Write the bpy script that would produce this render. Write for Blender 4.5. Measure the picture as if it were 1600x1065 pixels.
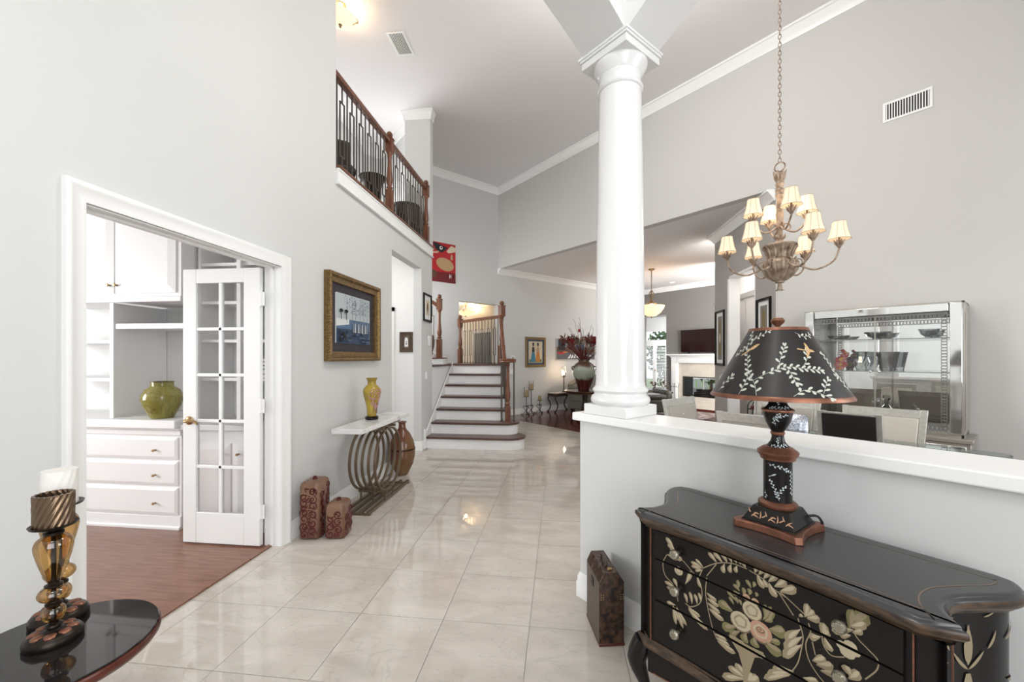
import bpy, bmesh, math, random
from math import sin, cos, pi, radians, sqrt, atan2, hypot
from mathutils import Vector, Matrix
random.seed(7)
for o in list(bpy.data.objects): bpy.data.objects.remove(o)
SC = bpy.context.scene
COL = SC.collection

# ------------------------------------------------------------------ camera
cd = bpy.data.cameras.new('camera'); cam = bpy.data.objects.new('camera', cd); COL.objects.link(cam)
cd.sensor_width = 36; cd.lens = 631.43 / 1600 * 36; cd.shift_y = 25.1 / 1600; cd.clip_start = .02; cd.clip_end = 200
cam.location = (0, 0, 1.388); cam.rotation_euler = (pi / 2, 0, .1168)
SC.camera = cam

# ------------------------------------------------------------------ world, exposure
W = bpy.data.worlds.new('world'); SC.world = W; W.use_nodes = True
nt = W.node_tree; nt.nodes.clear()
wo = nt.nodes.new('ShaderNodeOutputWorld'); wb = nt.nodes.new('ShaderNodeBackground')
wb.inputs[0].default_value = (.86, .93, 1, 1); wb.inputs[1].default_value = 1.6
nt.links.new(wb.outputs[0], wo.inputs[0])
vs = SC.view_settings
vs.view_transform = 'Standard'; vs.look = 'None'; vs.exposure = .06; vs.gamma = 1; vs.use_curve_mapping = False

Q = sqrt(.5)
def xy(s, t): return ((-s + t) * Q, (s + t) * Q)      # house axes turned by 45 degrees: s away-left, t away-right

def area(name, loc, direction, sx, sy, power, col=(1, 1, 1)):
    l = bpy.data.lights.new(name, 'AREA'); l.shape = 'RECTANGLE'; l.size = sx; l.size_y = sy; l.energy = power; l.color = col
    o = bpy.data.objects.new(name, l); COL.objects.link(o); o.location = loc
    o.rotation_euler = Vector(direction).to_track_quat('-Z', 'Y').to_euler(); return o
def point(name, loc, power, col=(1, .78, .55), r=.04):
    l = bpy.data.lights.new(name, 'POINT'); l.energy = power; l.color = col; l.shadow_soft_size = r
    o = bpy.data.objects.new(name, l); COL.objects.link(o); o.location = loc; return o
SD = (-Q, Q, 0); TD = (Q, Q, 0)
# daylight through the windows built below, plus added fills where none is built
WD = (.985, .995, 1)
area('daylight_entry', (*xy(-2.5, -.9), 2.5), SD, 3.0, 4.0, 150, WD)
area('daylight_dining', (*xy(-2.5, 3.8), 1.9), SD, 2.2, 1.9, 70, WD)
area('daylight_study', (-5.85, 1.1, 1.55), (1, 0, 0), 1.7, 1.8, 115, WD)
point('passage_fill', (-3.1, 4.9, 2.6), 26, (1, .98, .95), .15)  # added fill that whitens the passage, no fixture here
area('living_side_fill', (*xy(1.62, 8.6), 1.75), (-Q, Q, .5), 3.6, 2.2, 480, WD)  # added fill before the blank side wall, tilted up to brighten the ceiling
area('daylight_sunroom', (*xy(8.4, 13.05), 1.3), (-Q, -Q, 0), 1.5, 2.2, 35, (.97, .99, 1))
area('daylight_loft', (-5.8, 5.2, 4.3), (1, 0, .1), 1.9, 1.4, 55, WD)
area('stair_fill', (-3.5, 6.75, 2.9), (1, .25, -.1), .8, 1.6, 125, WD)  # added fill hidden in the alcove, lights stairs and bulkhead; no window here
# added unseen fill lights without fixtures, to even out the brightness
point('entry_fill', (*xy(.2, -.5), 4.2), 62, (1, .98, .95), .35)  # unseen fill behind the camera, no fixture modelled
point('hall_fill', (.7, 3.5, 4.9), 110, (1, .98, .95), .45)  # unseen fill above the frame for the far side of the arch
point('hall_fill_near', (.0, 2.6, 3.85), 30, (1, .98, .95), .3)  # second unseen fill, hung lower to lift the high ceiling
point('living_fill', (*xy(3.6, 9.0), 2.2), 120, (1, .97, .93), .25)  # added fill to brighten the living-room ceiling, no lamp stands here
point('sunroom_fill', (*xy(7.2, 12.2), 1.6), 95, (.98, 1, 1), .25)  # added fill to whiten the sunroom, no lamp stands here
point('hall_fill_inner', (*xy(9.8, 5.1), 1.9), 16, (1, .9, .76), .2)  # added fill for the inner hall; the bowl light has its own bulb
point('kitchen_fill', (2.95, 6.9, 3.0), 60, (1, .97, .93), .15)  # added fill to whiten the kitchen opening, no fixture

# ------------------------------------------------------------------ helpers
def tag(o, label=None, cat=None, group=None, kind=None):
    if label: o['label'] = label
    if cat: o['category'] = cat
    if group: o['group'] = group
    if kind: o['kind'] = kind
    return o
def thing(name, label, cat, loc=(0, 0, 0), rz=0, group=None):
    o = bpy.data.objects.new(name, None); COL.objects.link(o); o.empty_display_size = .1
    o.location = loc; o.rotation_euler = (0, 0, rz); return tag(o, label, cat, group)
def cptree(o, parent=None):
    c = o.copy(); COL.objects.link(c)
    if parent is not None: c.parent = parent
    for ch in [x for x in o.children]: cptree(ch, c)
    return c

class MB:
    def __init__(s): s.v = []; s.f = []
    def add(s, vs_, fs, M=None):
        n = len(s.v)
        if M is not None: vs_ = [tuple(M @ Vector(p)) for p in vs_]
        s.v += [tuple(p) for p in vs_]; s.f += [tuple(i + n for i in f) for f in fs]; return s
    def box(s, x0, x1, y0, y1, z0, z1, M=None):
        x0, x1 = min(x0, x1), max(x0, x1); y0, y1 = min(y0, y1), max(y0, y1); z0, z1 = min(z0, z1), max(z0, z1)
        return s.add([(x0,y0,z0),(x1,y0,z0),(x1,y1,z0),(x0,y1,z0),(x0,y0,z1),(x1,y0,z1),(x1,y1,z1),(x0,y1,z1)],
                     [(3,2,1,0),(4,5,6,7),(0,1,5,4),(1,2,6,5),(2,3,7,6),(3,0,4,7)], M)
    def prism(s, poly, z0, z1, M=None, top=None):
        a = sum(poly[i][0]*poly[(i+1)%len(poly)][1]-poly[(i+1)%len(poly)][0]*poly[i][1] for i in range(len(poly)))
        if a < 0: poly = poly[::-1]; top = top[::-1] if top else None
        n = len(poly); tp = top or poly
        return s.add([(x,y,z0) for x,y in poly]+[(x,y,z1) for x,y in tp],
                     [tuple(range(n-1,-1,-1)), tuple(range(n,2*n))]+[(i,(i+1)%n,n+(i+1)%n,n+i) for i in range(n)], M)
    def xprism(s, poly, y0, y1, M=None):          # poly in (x,z), pushed along y
        R = Matrix(((1,0,0,0),(0,0,-1,0),(0,1,0,0),(0,0,0,1)))
        return s.prism([(x, z) for x, z in poly], -y1, -y0, (M @ R) if M is not None else R)
    def lathe(s, prof, seg=24, c=(0,0,0), M=None, cap=True, a0=0):
        vs_ = []; fs = []; n = len(prof)
        for k in range(seg):
            a = a0 + 2*pi*k/seg
            for r, z in prof: vs_.append((c[0]+r*cos(a), c[1]+r*sin(a), c[2]+z))
        for k in range(seg):
            k2 = (k+1) % seg
            for i in range(n-1): fs.append((k*n+i, k2*n+i, k2*n+i+1, k*n+i+1))
        if cap:
            if prof[0][0] > 1e-5: fs.append(tuple(k*n for k in range(seg-1,-1,-1)))
            if prof[-1][0] > 1e-5: fs.append(tuple(k*n+n-1 for k in range(seg)))
        return s.add(vs_, fs, M)
    def tube(s, pts, r, seg=8, closed=False, M=None, flat=None):
        P = [Vector(p) for p in pts]; n = len(P); R = r if isinstance(r, (list, tuple)) else [r]*n
        vs_ = []; fs = []; up = None
        for i in range(n):
            if closed: d = P[(i+1)%n]-P[i-1]
            else: d = P[min(i+1,n-1)]-P[max(i-1,0)]
            if d.length < 1e-9: d = Vector((0,0,1))
            d.normalize()
            if up is None:
                up = Vector((0,0,1)) if abs(d.z) < .9 else Vector((1,0,0))
            u = up - d*up.dot(d)
            if u.length < 1e-6: u = d.orthogonal()
            u.normalize(); w = d.cross(u); up = u
            for k in range(seg):
                a = 2*pi*(k+.5)/seg
                fu, fw = flat or (1, 1)
                vs_.append(P[i]+(u*cos(a)*fu+w*sin(a)*fw)*R[i])
        for i in range(n if closed else n-1):
            j = (i+1) % n
            for k in range(seg):
                k2 = (k+1) % seg; fs.append((i*seg+k, i*seg+k2, j*seg+k2, j*seg+k))
        if not closed:
            fs.append(tuple(range(seg-1,-1,-1))); fs.append(tuple((n-1)*seg+k for k in range(seg)))
        return s.add(vs_, fs, M)
    def ball(s, c, r, sc=(1,1,1), seg=12, rings=8, M=None):
        pr = [(r*sin(pi*i/rings)*1.0, -r*cos(pi*i/rings)) for i in range(rings+1)]
        T = Matrix.Translation(c) @ Matrix.Diagonal((*sc,1))
        return s.lathe([(max(a,1e-6),b) for a,b in pr], seg, M=(M@T if M is not None else T), cap=False)
    def sweep(s, prof, path, M=None, closed=False):   # prof [(out,z)] swept along xy path with mitres; out = left of travel
        n = len(path); m = len(prof); vs_ = []; fs = []
        for i in range(n):
            p = Vector(path[i]).to_2d()
            a = Vector(path[i-1]).to_2d() if (i > 0 or closed) else None
            b = Vector(path[(i+1)%n]).to_2d() if (i < n-1 or closed) else None
            nn = []
            if a is not None: d = (p-a).normalized(); nn.append(Vector((-d.y, d.x)))
            if b is not None: d = (b-p).normalized(); nn.append(Vector((-d.y, d.x)))
            nv = nn[0] if len(nn) == 1 else (nn[0]+nn[1])/max(.2, 1+nn[0].dot(nn[1]))
            for o_, z in prof: q = p+nv*o_; vs_.append((q.x, q.y, z))
        for i in range(n if closed else n-1):
            j = (i+1) % n
            for k in range(m): k2 = (k+1) % m; fs.append((i*m+k, i*m+k2, j*m+k2, j*m+k))
        if not closed: fs.append(tuple(range(m))); fs.append(tuple((n-1)*m+k for k in range(m-1,-1,-1)))
        return s.add(vs_, fs, M)
    def mesh(s, name):
        me = bpy.data.meshes.new(name); me.from_pydata(s.v, [], s.f); me.update()
        bm = bmesh.new(); bm.from_mesh(me); bmesh.ops.recalc_face_normals(bm, faces=bm.faces); bm.to_mesh(me); bm.free()
        return me
    def build(s, name, mat, parent=None, smooth=True, loc=(0,0,0), rz=0, bev=0, ang=38, recalc=True):
        me = s.mesh(name) if recalc else None
        if me is None:
            me = bpy.data.meshes.new(name); me.from_pydata(s.v, [], s.f); me.update()
        if smooth: me.shade_smooth(); me.set_sharp_from_angle(angle=radians(ang))
        me.materials.append(mat)
        o = bpy.data.objects.new(name, me); COL.objects.link(o); o.location = loc; o.rotation_euler = (0,0,rz)
        if parent is not None: o.parent = parent
        if bev:
            b = o.modifiers.new('bevel', 'BEVEL'); b.width = bev; b.segments = 2; b.limit_method = 'ANGLE'; b.angle_limit = radians(40)
        return o
def bez(pts, n=16):
    """Catmull-Rom through points"""
    P = [Vector(p) for p in pts]; P = [P[0]*2-P[1]] + P + [P[-1]*2-P[-2]]; out = []
    for i in range(1, len(P)-2):
        for k in range(n):
            t = k/n; a, b, c, d = P[i-1], P[i], P[i+1], P[i+2]
            out.append(.5*((2*b)+(-a+c)*t+(2*a-5*b+4*c-d)*t*t+(-a+3*b-3*c+d)*t**3))
    out.append(P[-2]); return out
def clip(poly, a, b, c):                          # keep a*x+b*y <= c
    out = []
    for i in range(len(poly)):
        p, q = poly[i], poly[(i+1) % len(poly)]; dp = a*p[0]+b*p[1]-c; dq = a*q[0]+b*q[1]-c
        if dp <= 0: out.append(p)
        if dp*dq < 0: k = dp/(dp-dq); out.append((p[0]+(q[0]-p[0])*k, p[1]+(q[1]-p[1])*k))
    return out

# ------------------------------------------------------------------ materials
def mat(name, col, rough=.5, metal=0, spec=.5, emit=None, es=0, noise=0, nscale=5, bump=0, bscale=60, coat=0, trans=0, stretch=None, col2=None, alpha=1, ior=1.45):
    m = bpy.data.materials.new(name); m.use_nodes = True; n = m.node_tree; b = n.nodes['Principled BSDF']; L = n.links
    b.inputs['Base Color'].default_value = (*col, 1); b.inputs['Roughness'].default_value = rough; b.inputs['Metallic'].default_value = metal
    b.inputs['Specular IOR Level'].default_value = spec; b.inputs['Coat Weight'].default_value = coat; b.inputs['Transmission Weight'].default_value = trans
    b.inputs['IOR'].default_value = ior
    if emit: b.inputs['Emission Color'].default_value = (*emit, 1); b.inputs['Emission Strength'].default_value = es
    if noise or col2 or bump:
        tc = n.nodes.new('ShaderNodeTexCoord'); mp = n.nodes.new('ShaderNodeMapping'); L.new(tc.outputs['Object'], mp.inputs[0])
        if stretch: mp.inputs['Scale'].default_value = stretch
    if noise or col2:
        nz = n.nodes.new('ShaderNodeTexNoise'); nz.inputs['Scale'].default_value = nscale; nz.inputs['Detail'].default_value = 5
        L.new(mp.outputs[0], nz.inputs['Vector'])
        mx = n.nodes.new('ShaderNodeMix'); mx.data_type = 'RGBA'
        c2 = col2 or tuple(max(0, c*(1-noise)) for c in col)
        rp = n.nodes.new('ShaderNodeMapRange'); rp.inputs[1].default_value = .35; rp.inputs[2].default_value = .65
        L.new(nz.outputs['Fac'], rp.inputs[0]); L.new(rp.outputs[0], mx.inputs[0])
        mx.inputs[6].default_value = (*col, 1); mx.inputs[7].default_value = (*c2, 1); L.new(mx.outputs[2], b.inputs['Base Color'])
    if bump:
        nb = n.nodes.new('ShaderNodeTexNoise'); nb.inputs['Scale'].default_value = bscale; nb.inputs['Detail'].default_value = 3
        L.new(mp.outputs[0], nb.inputs['Vector'])
        bp = n.nodes.new('ShaderNodeBump'); bp.inputs['Strength'].default_value = bump; bp.inputs['Distance'].default_value = .01
        L.new(nb.outputs['Fac'], bp.inputs['Height']); L.new(bp.outputs[0], b.inputs['Normal'])
    return m
def glass(name, tint=(1,1,1), refl=.9, base=.04):
    m = bpy.data.materials.new(name); m.use_nodes = True; n = m.node_tree; n.nodes.clear(); L = n.links
    o = n.nodes.new('ShaderNodeOutputMaterial'); mx = n.nodes.new('ShaderNodeMixShader'); t = n.nodes.new('ShaderNodeBsdfTransparent')
    g = n.nodes.new('ShaderNodeBsdfGlossy'); g.inputs['Roughness'].default_value = .02; t.inputs[0].default_value = (*tint, 1)
    lw = n.nodes.new('ShaderNodeLayerWeight'); lw.inputs[0].default_value = .25
    mr = n.nodes.new('ShaderNodeMapRange'); mr.inputs[3].default_value = base; mr.inputs[4].default_value = refl
    L.new(lw.outputs['Fresnel'], mr.inputs[0]); L.new(mr.outputs[0], mx.inputs[0]); L.new(t.outputs[0], mx.inputs[1]); L.new(g.outputs[0], mx.inputs[2]); L.new(mx.outputs[0], o.inputs[0])
    return m
def marble(name, c1, c2, cv, scale, rough, vein=.5):
    m = bpy.data.materials.new(name); m.use_nodes = True; n = m.node_tree; b = n.nodes['Principled BSDF']; L = n.links
    tc = n.nodes.new('ShaderNodeTexCoord'); oi = n.nodes.new('ShaderNodeObjectInfo'); ad = n.nodes.new('ShaderNodeVectorMath'); ad.operation = 'MULTIPLY_ADD'
    cx = n.nodes.new('ShaderNodeCombineXYZ')
    for k in range(3): L.new(oi.outputs['Random'], cx.inputs[k])
    ad.inputs[1].default_value = (37, 53, 11); L.new(cx.outputs[0], ad.inputs[0]); L.new(tc.outputs['Object'], ad.inputs[2])
    mp = n.nodes.new('ShaderNodeMapping'); mp.inputs['Rotation'].default_value = (0, 0, .6); mp.inputs['Scale'].default_value = (1, 2.4, 1); L.new(ad.outputs[0], mp.inputs[0])
    a = n.nodes.new('ShaderNodeTexNoise'); a.inputs['Scale'].default_value = scale; a.inputs['Detail'].default_value = 6; a.inputs['Distortion'].default_value = .8; L.new(mp.outputs[0], a.inputs['Vector'])
    r1 = n.nodes.new('ShaderNodeMapRange'); r1.inputs[1].default_value = .3; r1.inputs[2].default_value = .72; L.new(a.outputs['Fac'], r1.inputs[0])
    m1 = n.nodes.new('ShaderNodeMix'); m1.data_type = 'RGBA'; m1.inputs[6].default_value = (*c1, 1); m1.inputs[7].default_value = (*c2, 1); L.new(r1.outputs[0], m1.inputs[0])
    v = n.nodes.new('ShaderNodeTexNoise'); v.inputs['Scale'].default_value = scale*1.1; v.inputs['Detail'].default_value = 4; v.inputs['Distortion'].default_value = 1.6; L.new(mp.outputs[0], v.inputs['Vector'])
    s1 = n.nodes.new('ShaderNodeMath'); s1.operation = 'SUBTRACT'; s1.inputs[1].default_value = .5; L.new(v.outputs['Fac'], s1.inputs[0])
    s2 = n.nodes.new('ShaderNodeMath'); s2.operation = 'ABSOLUTE'; L.new(s1.outputs[0], s2.inputs[0])
    r2 = n.nodes.new('ShaderNodeMapRange'); r2.inputs[1].default_value = 0; r2.inputs[2].default_value = .018; r2.inputs[3].default_value = vein; r2.inputs[4].default_value = 0; L.new(s2.outputs[0], r2.inputs[0])
    m2 = n.nodes.new('ShaderNodeMix'); m2.data_type = 'RGBA'; L.new(r2.outputs[0], m2.inputs[0]); L.new(m1.outputs[2], m2.inputs[6]); m2.inputs[7].default_value = (*cv, 1)
    L.new(m2.outputs[2], b.inputs['Base Color']); b.inputs['Roughness'].default_value = rough
    return m
def wood(name, c1, c2, rough=.35, sc=(1, 9, 9), scale=3, coat=0):
    m = mat(name, c1, rough, col2=c2, nscale=scale, stretch=sc, coat=coat); return m

M = {}
M['wall'] = mat('wall_paint_grey', (.595,.60,.59), .75, spec=.25, bump=.03, bscale=180)
M['taupe'] = mat('wall_paint_taupe', (.37,.353,.333), .75, spec=.25, bump=.03, bscale=180)
M['ceil'] = mat('ceiling_paint', (.75,.73,.727), .9, spec=.2, bump=.12, bscale=220)
M['trim'] = mat('trim_white', (.80,.80,.79), .32, spec=.4)
M['white'] = mat('cabinet_white', (.80,.79,.785), .4, spec=.4)
M['riser'] = mat('riser_white', (.80,.80,.80), .45, spec=.4)
M['column'] = mat('column_gloss_white', (.74,.74,.735), .16, spec=.5)
M['whitewall'] = mat('wall_paint_white', (.76,.76,.75), .7, spec=.3)
M['tile'] = marble('marble_tile', (.56,.518,.468), (.45,.408,.36), (.36,.325,.285), 2.6, .035, .35)
M['tile'].node_tree.nodes['Principled BSDF'].inputs['Specular IOR Level'].default_value = .85
M['grout'] = mat('grout', (.30,.28,.25), .9)
M['wood_study'] = wood('wood_floor_brown', (.24,.115,.072), (.155,.066,.040), .28, (1.2, 11, 1), 4)
M['wood_red'] = wood('wood_floor_red', (.115,.022,.014), (.065,.012,.009), .14, (1, 9, 1), 3)
M['oak'] = wood('handrail_wood', (.185,.072,.038), (.11,.042,.022), .35, (6, 6, 1.4), 4)
M['tread'] = wood('tread_wood', (.105,.052,.037), (.07,.032,.023), .3, (1, 9, 9), 3)
M['iron'] = mat('wrought_iron_bronze', (.10,.083,.07), .5, .5)
M['white_marble'] = marble('white_marble', (.74,.735,.72), (.66,.655,.65), (.36,.34,.32), 2.2, .15, .6)
M['bronze'] = mat('antique_brass_metal', (.20,.15,.10), .42, .75)
M['black'] = mat('black_lacquer', (.009,.0075,.007), .25, spec=.3)
M['blackmatt'] = mat('black_matt', (.012,.011,.011), .5)
M['copper'] = mat('copper_paint', (.27,.115,.07), .35, .6, noise=.35, nscale=30)
M['gold'] = mat('gold_leaf', (.25,.155,.06), .38, .65, noise=.45, nscale=40)
M['brass'] = mat('brass', (.42,.28,.13), .28, .9)
M['chrome'] = mat('chrome', (.75,.75,.75), .12, 1)
M['glass'] = glass('window_glass')
M['mirror'] = mat('mirror', (.86,.88,.87), .02, 1)
M['silver'] = mat('silver_wood', (.46,.44,.40), .35, .45, noise=.15, nscale=40)
# ================================================================== SETTING
R45 = pi / 4
HC = 5.30; LC = 3.45          # two-storey ceiling, living-room ceiling
def struct(name, mb, m, parent=None, rz=0, smooth=False, bev=0):
    o = mb.build(name, m, parent, smooth, rz=rz, bev=bev)
    if parent is None: o['kind'] = 'structure'
    return o
# ---- floors
fl = MB().box(-9, 14, -7, 19, -.25, -.004); floor = struct('floor', fl, M['grout'])
TS = .4572; full = None
def camvis(x, y):
    c_, s_ = cos(.1168), sin(.1168); zc = -x*s_ + y*c_; xc = x*c_ + y*s_
    return zc > .45 and abs(xc) < zc*1.34 + .5
ntile = 0
for i in range(-6, 9):
    for j in range(-3, 22):
        x0 = (i-3.3354)*TS; y0 = (j+3.5469)*TS; x1 = x0+TS; y1 = y0+TS; g = .0014
        cx, cy = (x0+x1)/2, (y0+y1)/2
        if not camvis(cx, cy) or cy > 9.6: continue
        poly = [(x0+g,y0+g),(x1-g,y0+g),(x1-g,y1-g),(x0+g,y1-g)]
        if cx < -2.13: 
            if 4.4 < cy < 6.1: pl = clip(clip(poly, 0, -1, -4.6), 0, 1, 5.81)
            else: pl = clip(poly, -1, 0, 2.13) if cy < 7 else []
        else: pl = clip(poly, -1, 0, 2.13) if not (4.4 < cy < 6.1) else poly
        pl = clip(pl, Q, Q, 5.6) if pl else pl
        if not pl: continue
        tt = (cx+cy)*Q; ss = (-cx+cy)*Q
        if tt > 2.2 and ss < 1.2: continue
        if cy > 6.9 and cx < -1.3: continue
        lp = [(a-cx, b-cy) for a, b in pl]
        whole = len(pl) == 4 and abs(max(a for a,b in lp)-(TS/2-g)) < 1e-4 and abs(min(a for a,b in lp)+(TS/2-g)) < 1e-4 and abs(max(b for a,b in lp)-(TS/2-g)) < 1e-4 and abs(min(b for a,b in lp)+(TS/2-g)) < 1e-4
        if whole and full: o = full.copy(); COL.objects.link(o)
        else:
            o = MB().prism(lp, -.012, 0).build('tile', M['tile'], floor, False)
            if whole: full = o
        o.parent = floor; o.location = (cx, cy, 0); ntile += 1
print('tiles', ntile)
# study floor, living floor, dining floor
struct('floor_study', MB().box(-6, -2.125, -1.2, 3.4, -.003, .002), M['wood_study'])
MBt = MB().box(-2.125, -2.095, 1.51, 2.75, -.003, .010); struct('trim_1', MBt, M['wood_study'])
struct('floor_living', MB().box(5.6, 13.2, -2.6, 11, -.003, .001), M['wood_red'], rz=R45)
struct('floor_dining', MB().box(2.05, 5.6, -2.6, 1.15, -.003, .001), M['wood_red'], rz=R45)
struct('floor_hall', MB().box(4.3, 5.9, 7.6, 11.2, -.003, .001), M['wood_red'], rz=R45)
# ---- ceilings
struct('ceiling', MB().prism([(-7,-6.6),(6.0,-6.6),(6.2,1.7),(-1.4,9.35),(-2.5,8.3),(-6.2,9.4),(-7,9.4)], HC, HC+.15), M['ceil'])
struct('ceiling_living', MB().box(5.74, 13.4, 1.0, 11, LC, LC+.1), M['ceil'], rz=R45)
struct('ceiling_study', MB().box(-6, -2.15, -1.2, 3.4, 2.72, 2.82), M['whitewall'])
struct('ceiling_hall', MB().box(4.3, 5.9, 7.7, 11.2, 2.75, 2.85), M['whitewall'], rz=R45)
# ---- left wall with the study doorway, the passage and the loft edge
wl = MB()
for y0, y1, z0, z1 in [(-5.7,1.51,0,HC),(1.51,2.75,2.05,HC),(2.75,3.484,0,HC),(3.484,4.72,0,3.10),(4.72,5.79,2.70,3.10),(5.79,6.29,0,3.10)]:
    wl.box(-2.15, -2.03, y0, y1, z0, z1)
struct('wall_left', wl, M['wall'])
# study walls
struct('wall_study', MB().box(-6, -2.15, 3.4, 3.5, 0, 2.8).box(-6.1, -6, -1.2, .2, 0, 2.8).box(-6.1, -6, 2.0, 3.5, 0, 2.8).box(-6.1,-6,.2,2,0,.6).box(-6.1,-6,.2,2,2.5,2.8).box(-6.1, -2.15, -1.3, -1.2, 0, 2.8), M['whitewall'])
# door casing (three mitred sides) and jamb
def casing(name, y0, y1, z1, x, w=.082, side=1):
    mb = MB()
    prof = [(0,0),(0,.010),(.012,.014),(.05,.016),(.058,.022),(w-.012,.026),(w,.024),(w,0)]   # (outward from opening, proud of the wall)
    path = [(y0,0,-1,0),(y0,z1,-1,1),(y1,z1,1,1),(y1,0,1,0)]
    vs_ = []; fs = []; m = len(prof)
    for (y, z, dy, dz) in path:
        for o_, p in prof: vs_.append((x+side*p, y+dy*o_, z+dz*o_))
    for i in range(3):
        for k in range(m-1): fs.append((i*m+k, i*m+k+1, (i+1)*m+k+1, (i+1)*m+k))
    fs += [tuple(range(m)), tuple(3*m+k for k in range(m-1,-1,-1))]
    mb.add(vs_, fs); return struct(name, mb, M['trim'], smooth=True)
casing('trim_2', 1.513, 2.748, 2.052, -2.03)
casing('trim_3', 1.513, 2.748, 2.052, -2.15, side=-1)
jb = MB().box(-2.15,-2.03,1.495,1.515,0,2.06).box(-2.15,-2.03,2.745,2.765,0,2.06).box(-2.15,-2.03,1.495,2.765,2.045,2.065)
jb.box(-2.11,-2.085,1.512,1.524,0,2.05).box(-2.11,-2.085,2.736,2.748,0,2.05).box(-2.11,-2.085,1.512,2.748,2.036,2.048)
struct('trim_4', jb, M['trim'])
# baseboards
BP = [(0,0),(.016,0),(.016,.085),(.011,.095),(.011,.118),(.006,.13),(.004,.14),(0,.14)]
def base(name, path, rz=0): 
    return struct(name, MB().sweep(BP, path), M['trim'], rz=rz, smooth=True)
base('baseboard_left', [(-2.03,4.72),(-2.03,2.832)])
base('baseboard_left_2', [(-2.15,5.79),(-2.03,5.79),(-2.03,5.79)][:2])
base('baseboard_left_3', [(-2.03,6.0),(-2.03,5.79),(-3.3,5.79)])
base('baseboard_left_4', [(-2.03,1.43),(-2.03,-3)])
# passage behind the second opening
struct('wall_passage', MB().box(-4.0,-2.15,5.79,5.92,0,2.97).box(-4.1,-4.0,4.0,5.92,0,2.97).box(-4.1,-2.15,3.5,3.6,0,2.97), M['whitewall'])
pd = MB().box(-2.505,-2.445,5.762,5.79,0,2.13).box(-3.42,-3.36,5.762,5.79,0,2.13).box(-3.42,-2.445,5.762,5.79,2.07,2.13)
struct('trim_5', pd, M['trim'])
pdr = MB().box(-3.36,-2.505,5.775,5.79,0,2.07)
for z0,z1 in ((.12,.9),(1.05,1.95)):
    for x0,x1 in ((-3.28,-2.97),(-2.89,-2.58)): pdr.box(x0,x1,5.768,5.776,z0,z1)
struct('door_2', pdr, M['trim'], bev=.004)
struct('wall_stair', MB().box(-3.6,-2.15,6.17,6.29,0,3.10).box(-3.72,-3.6,6.17,7.3,0,HC), M['wall'])
# ---- loft
lf = MB().prism([(-2.06,3.45),(-2.06,6.27),(-2.45,6.30),(-5.4,9.2),(-6,9.2),(-6,3.45)], 2.97, 3.12); struct('floor_loft', lf, M['ceil'])
struct('wall_loft', MB().box(-6.1,-6,3.4,4.2,3.1,HC).box(-6.1,-6,6.2,9.4,3.1,HC).box(-6.1,-6,4.2,6.2,3.1,3.5).box(-6.1,-6,4.2,6.2,5.1,HC).box(-6,-2.15,3.364,3.484,2.97,HC), M['wall'])
# pier at the end of the loft rail and the wall turning off behind it
struct('wall_pier', MB().prism([(-2.03,6.20),(-2.03,6.33),(-2.2,6.36),(-5.3,9.46),(-5.39,9.37),(-2.45,6.43),(-2.45,6.20)], 3.12, HC), M['wall'])
CP = lambda z, h=.13, d=.10: [(0,z),(0,z-h),(.012,z-h),(.018,z-h+.02),(d*.45,z-h*.55),(d*.85,z-h*.22),(d,z-h*.2),(d,z)]
struct('trim_6', MB().sweep(CP(HC,.15,.05), [(-2.03,6.33),(-2.03,6.20),(-2.45,6.20),(-2.45,6.43),(-5.39,9.37)][::1]), M['trim'], smooth=True)
# skirt board and nosing on the loft edge
sk = MB().box(-2.03,-2.006,3.486,6.27,2.985,3.118).box(-2.03,-1.994,3.484,6.275,2.972,2.99).box(-2.03,-1.998,3.484,6.272,3.10,3.12)
struct('trim_7', sk, M['trim'], bev=.003)
struct('trim_8', MB().box(-2.16,-1.985,3.486,6.29,3.12,3.146), M['oak'], bev=.008)
# ---- far wall (axes turned 45 degrees: x = t, y = s)
SF = 7.60
struct('wall_far', MB().box(2.2,4.54,SF,SF+.14,0,HC).box(4.54,5.58,SF,SF+.14,2.605,HC).box(5.58,5.76,SF,SF+.14,0,HC).box(5.76,9.9,SF,SF+.14,0,HC-1.7), M['wall'], rz=R45)
base('baseboard_far', [(9.9,SF),(5.58,SF),(5.58,SF+.14)], R45)
hw = MB().box(4.28,4.4,SF+.14,11.2,0,2.8).box(5.75,5.87,SF+.14,11.2,0,2.8).box(4.28,5.87,11.1,11.2,0,2.8)
struct('wall_hall', hw, mat('hall_paint_cream', (.72,.69,.63), .8), rz=R45)
struct('trim_9', MB().sweep(CP(2.75,.10,.08), [(5.75,SF+.14),(5.75,11.1),(4.4,11.1),(4.4,SF+.14)]), M['trim'], rz=R45, smooth=True)
hd = MB().box(5.71,5.75,8.05,8.80,0,2.0)
for z0,z1 in ((.15,.9),(1.05,1.88)):
    for a,b in ((8.11,8.39),(8.46,8.74)): hd.box(5.70,5.715,a,b,z0,z1)
struct('door_3', hd, mat('door_grey_blue', (.17,.185,.205), .5), rz=R45, bev=.004)
struct('trim_10', MB().box(5.70,5.75,7.98,8.05,0,2.07).box(5.70,5.75,8.80,8.87,0,2.07).box(5.70,5.75,7.98,8.87,2.0,2.07), M['trim'], rz=R45)
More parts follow.
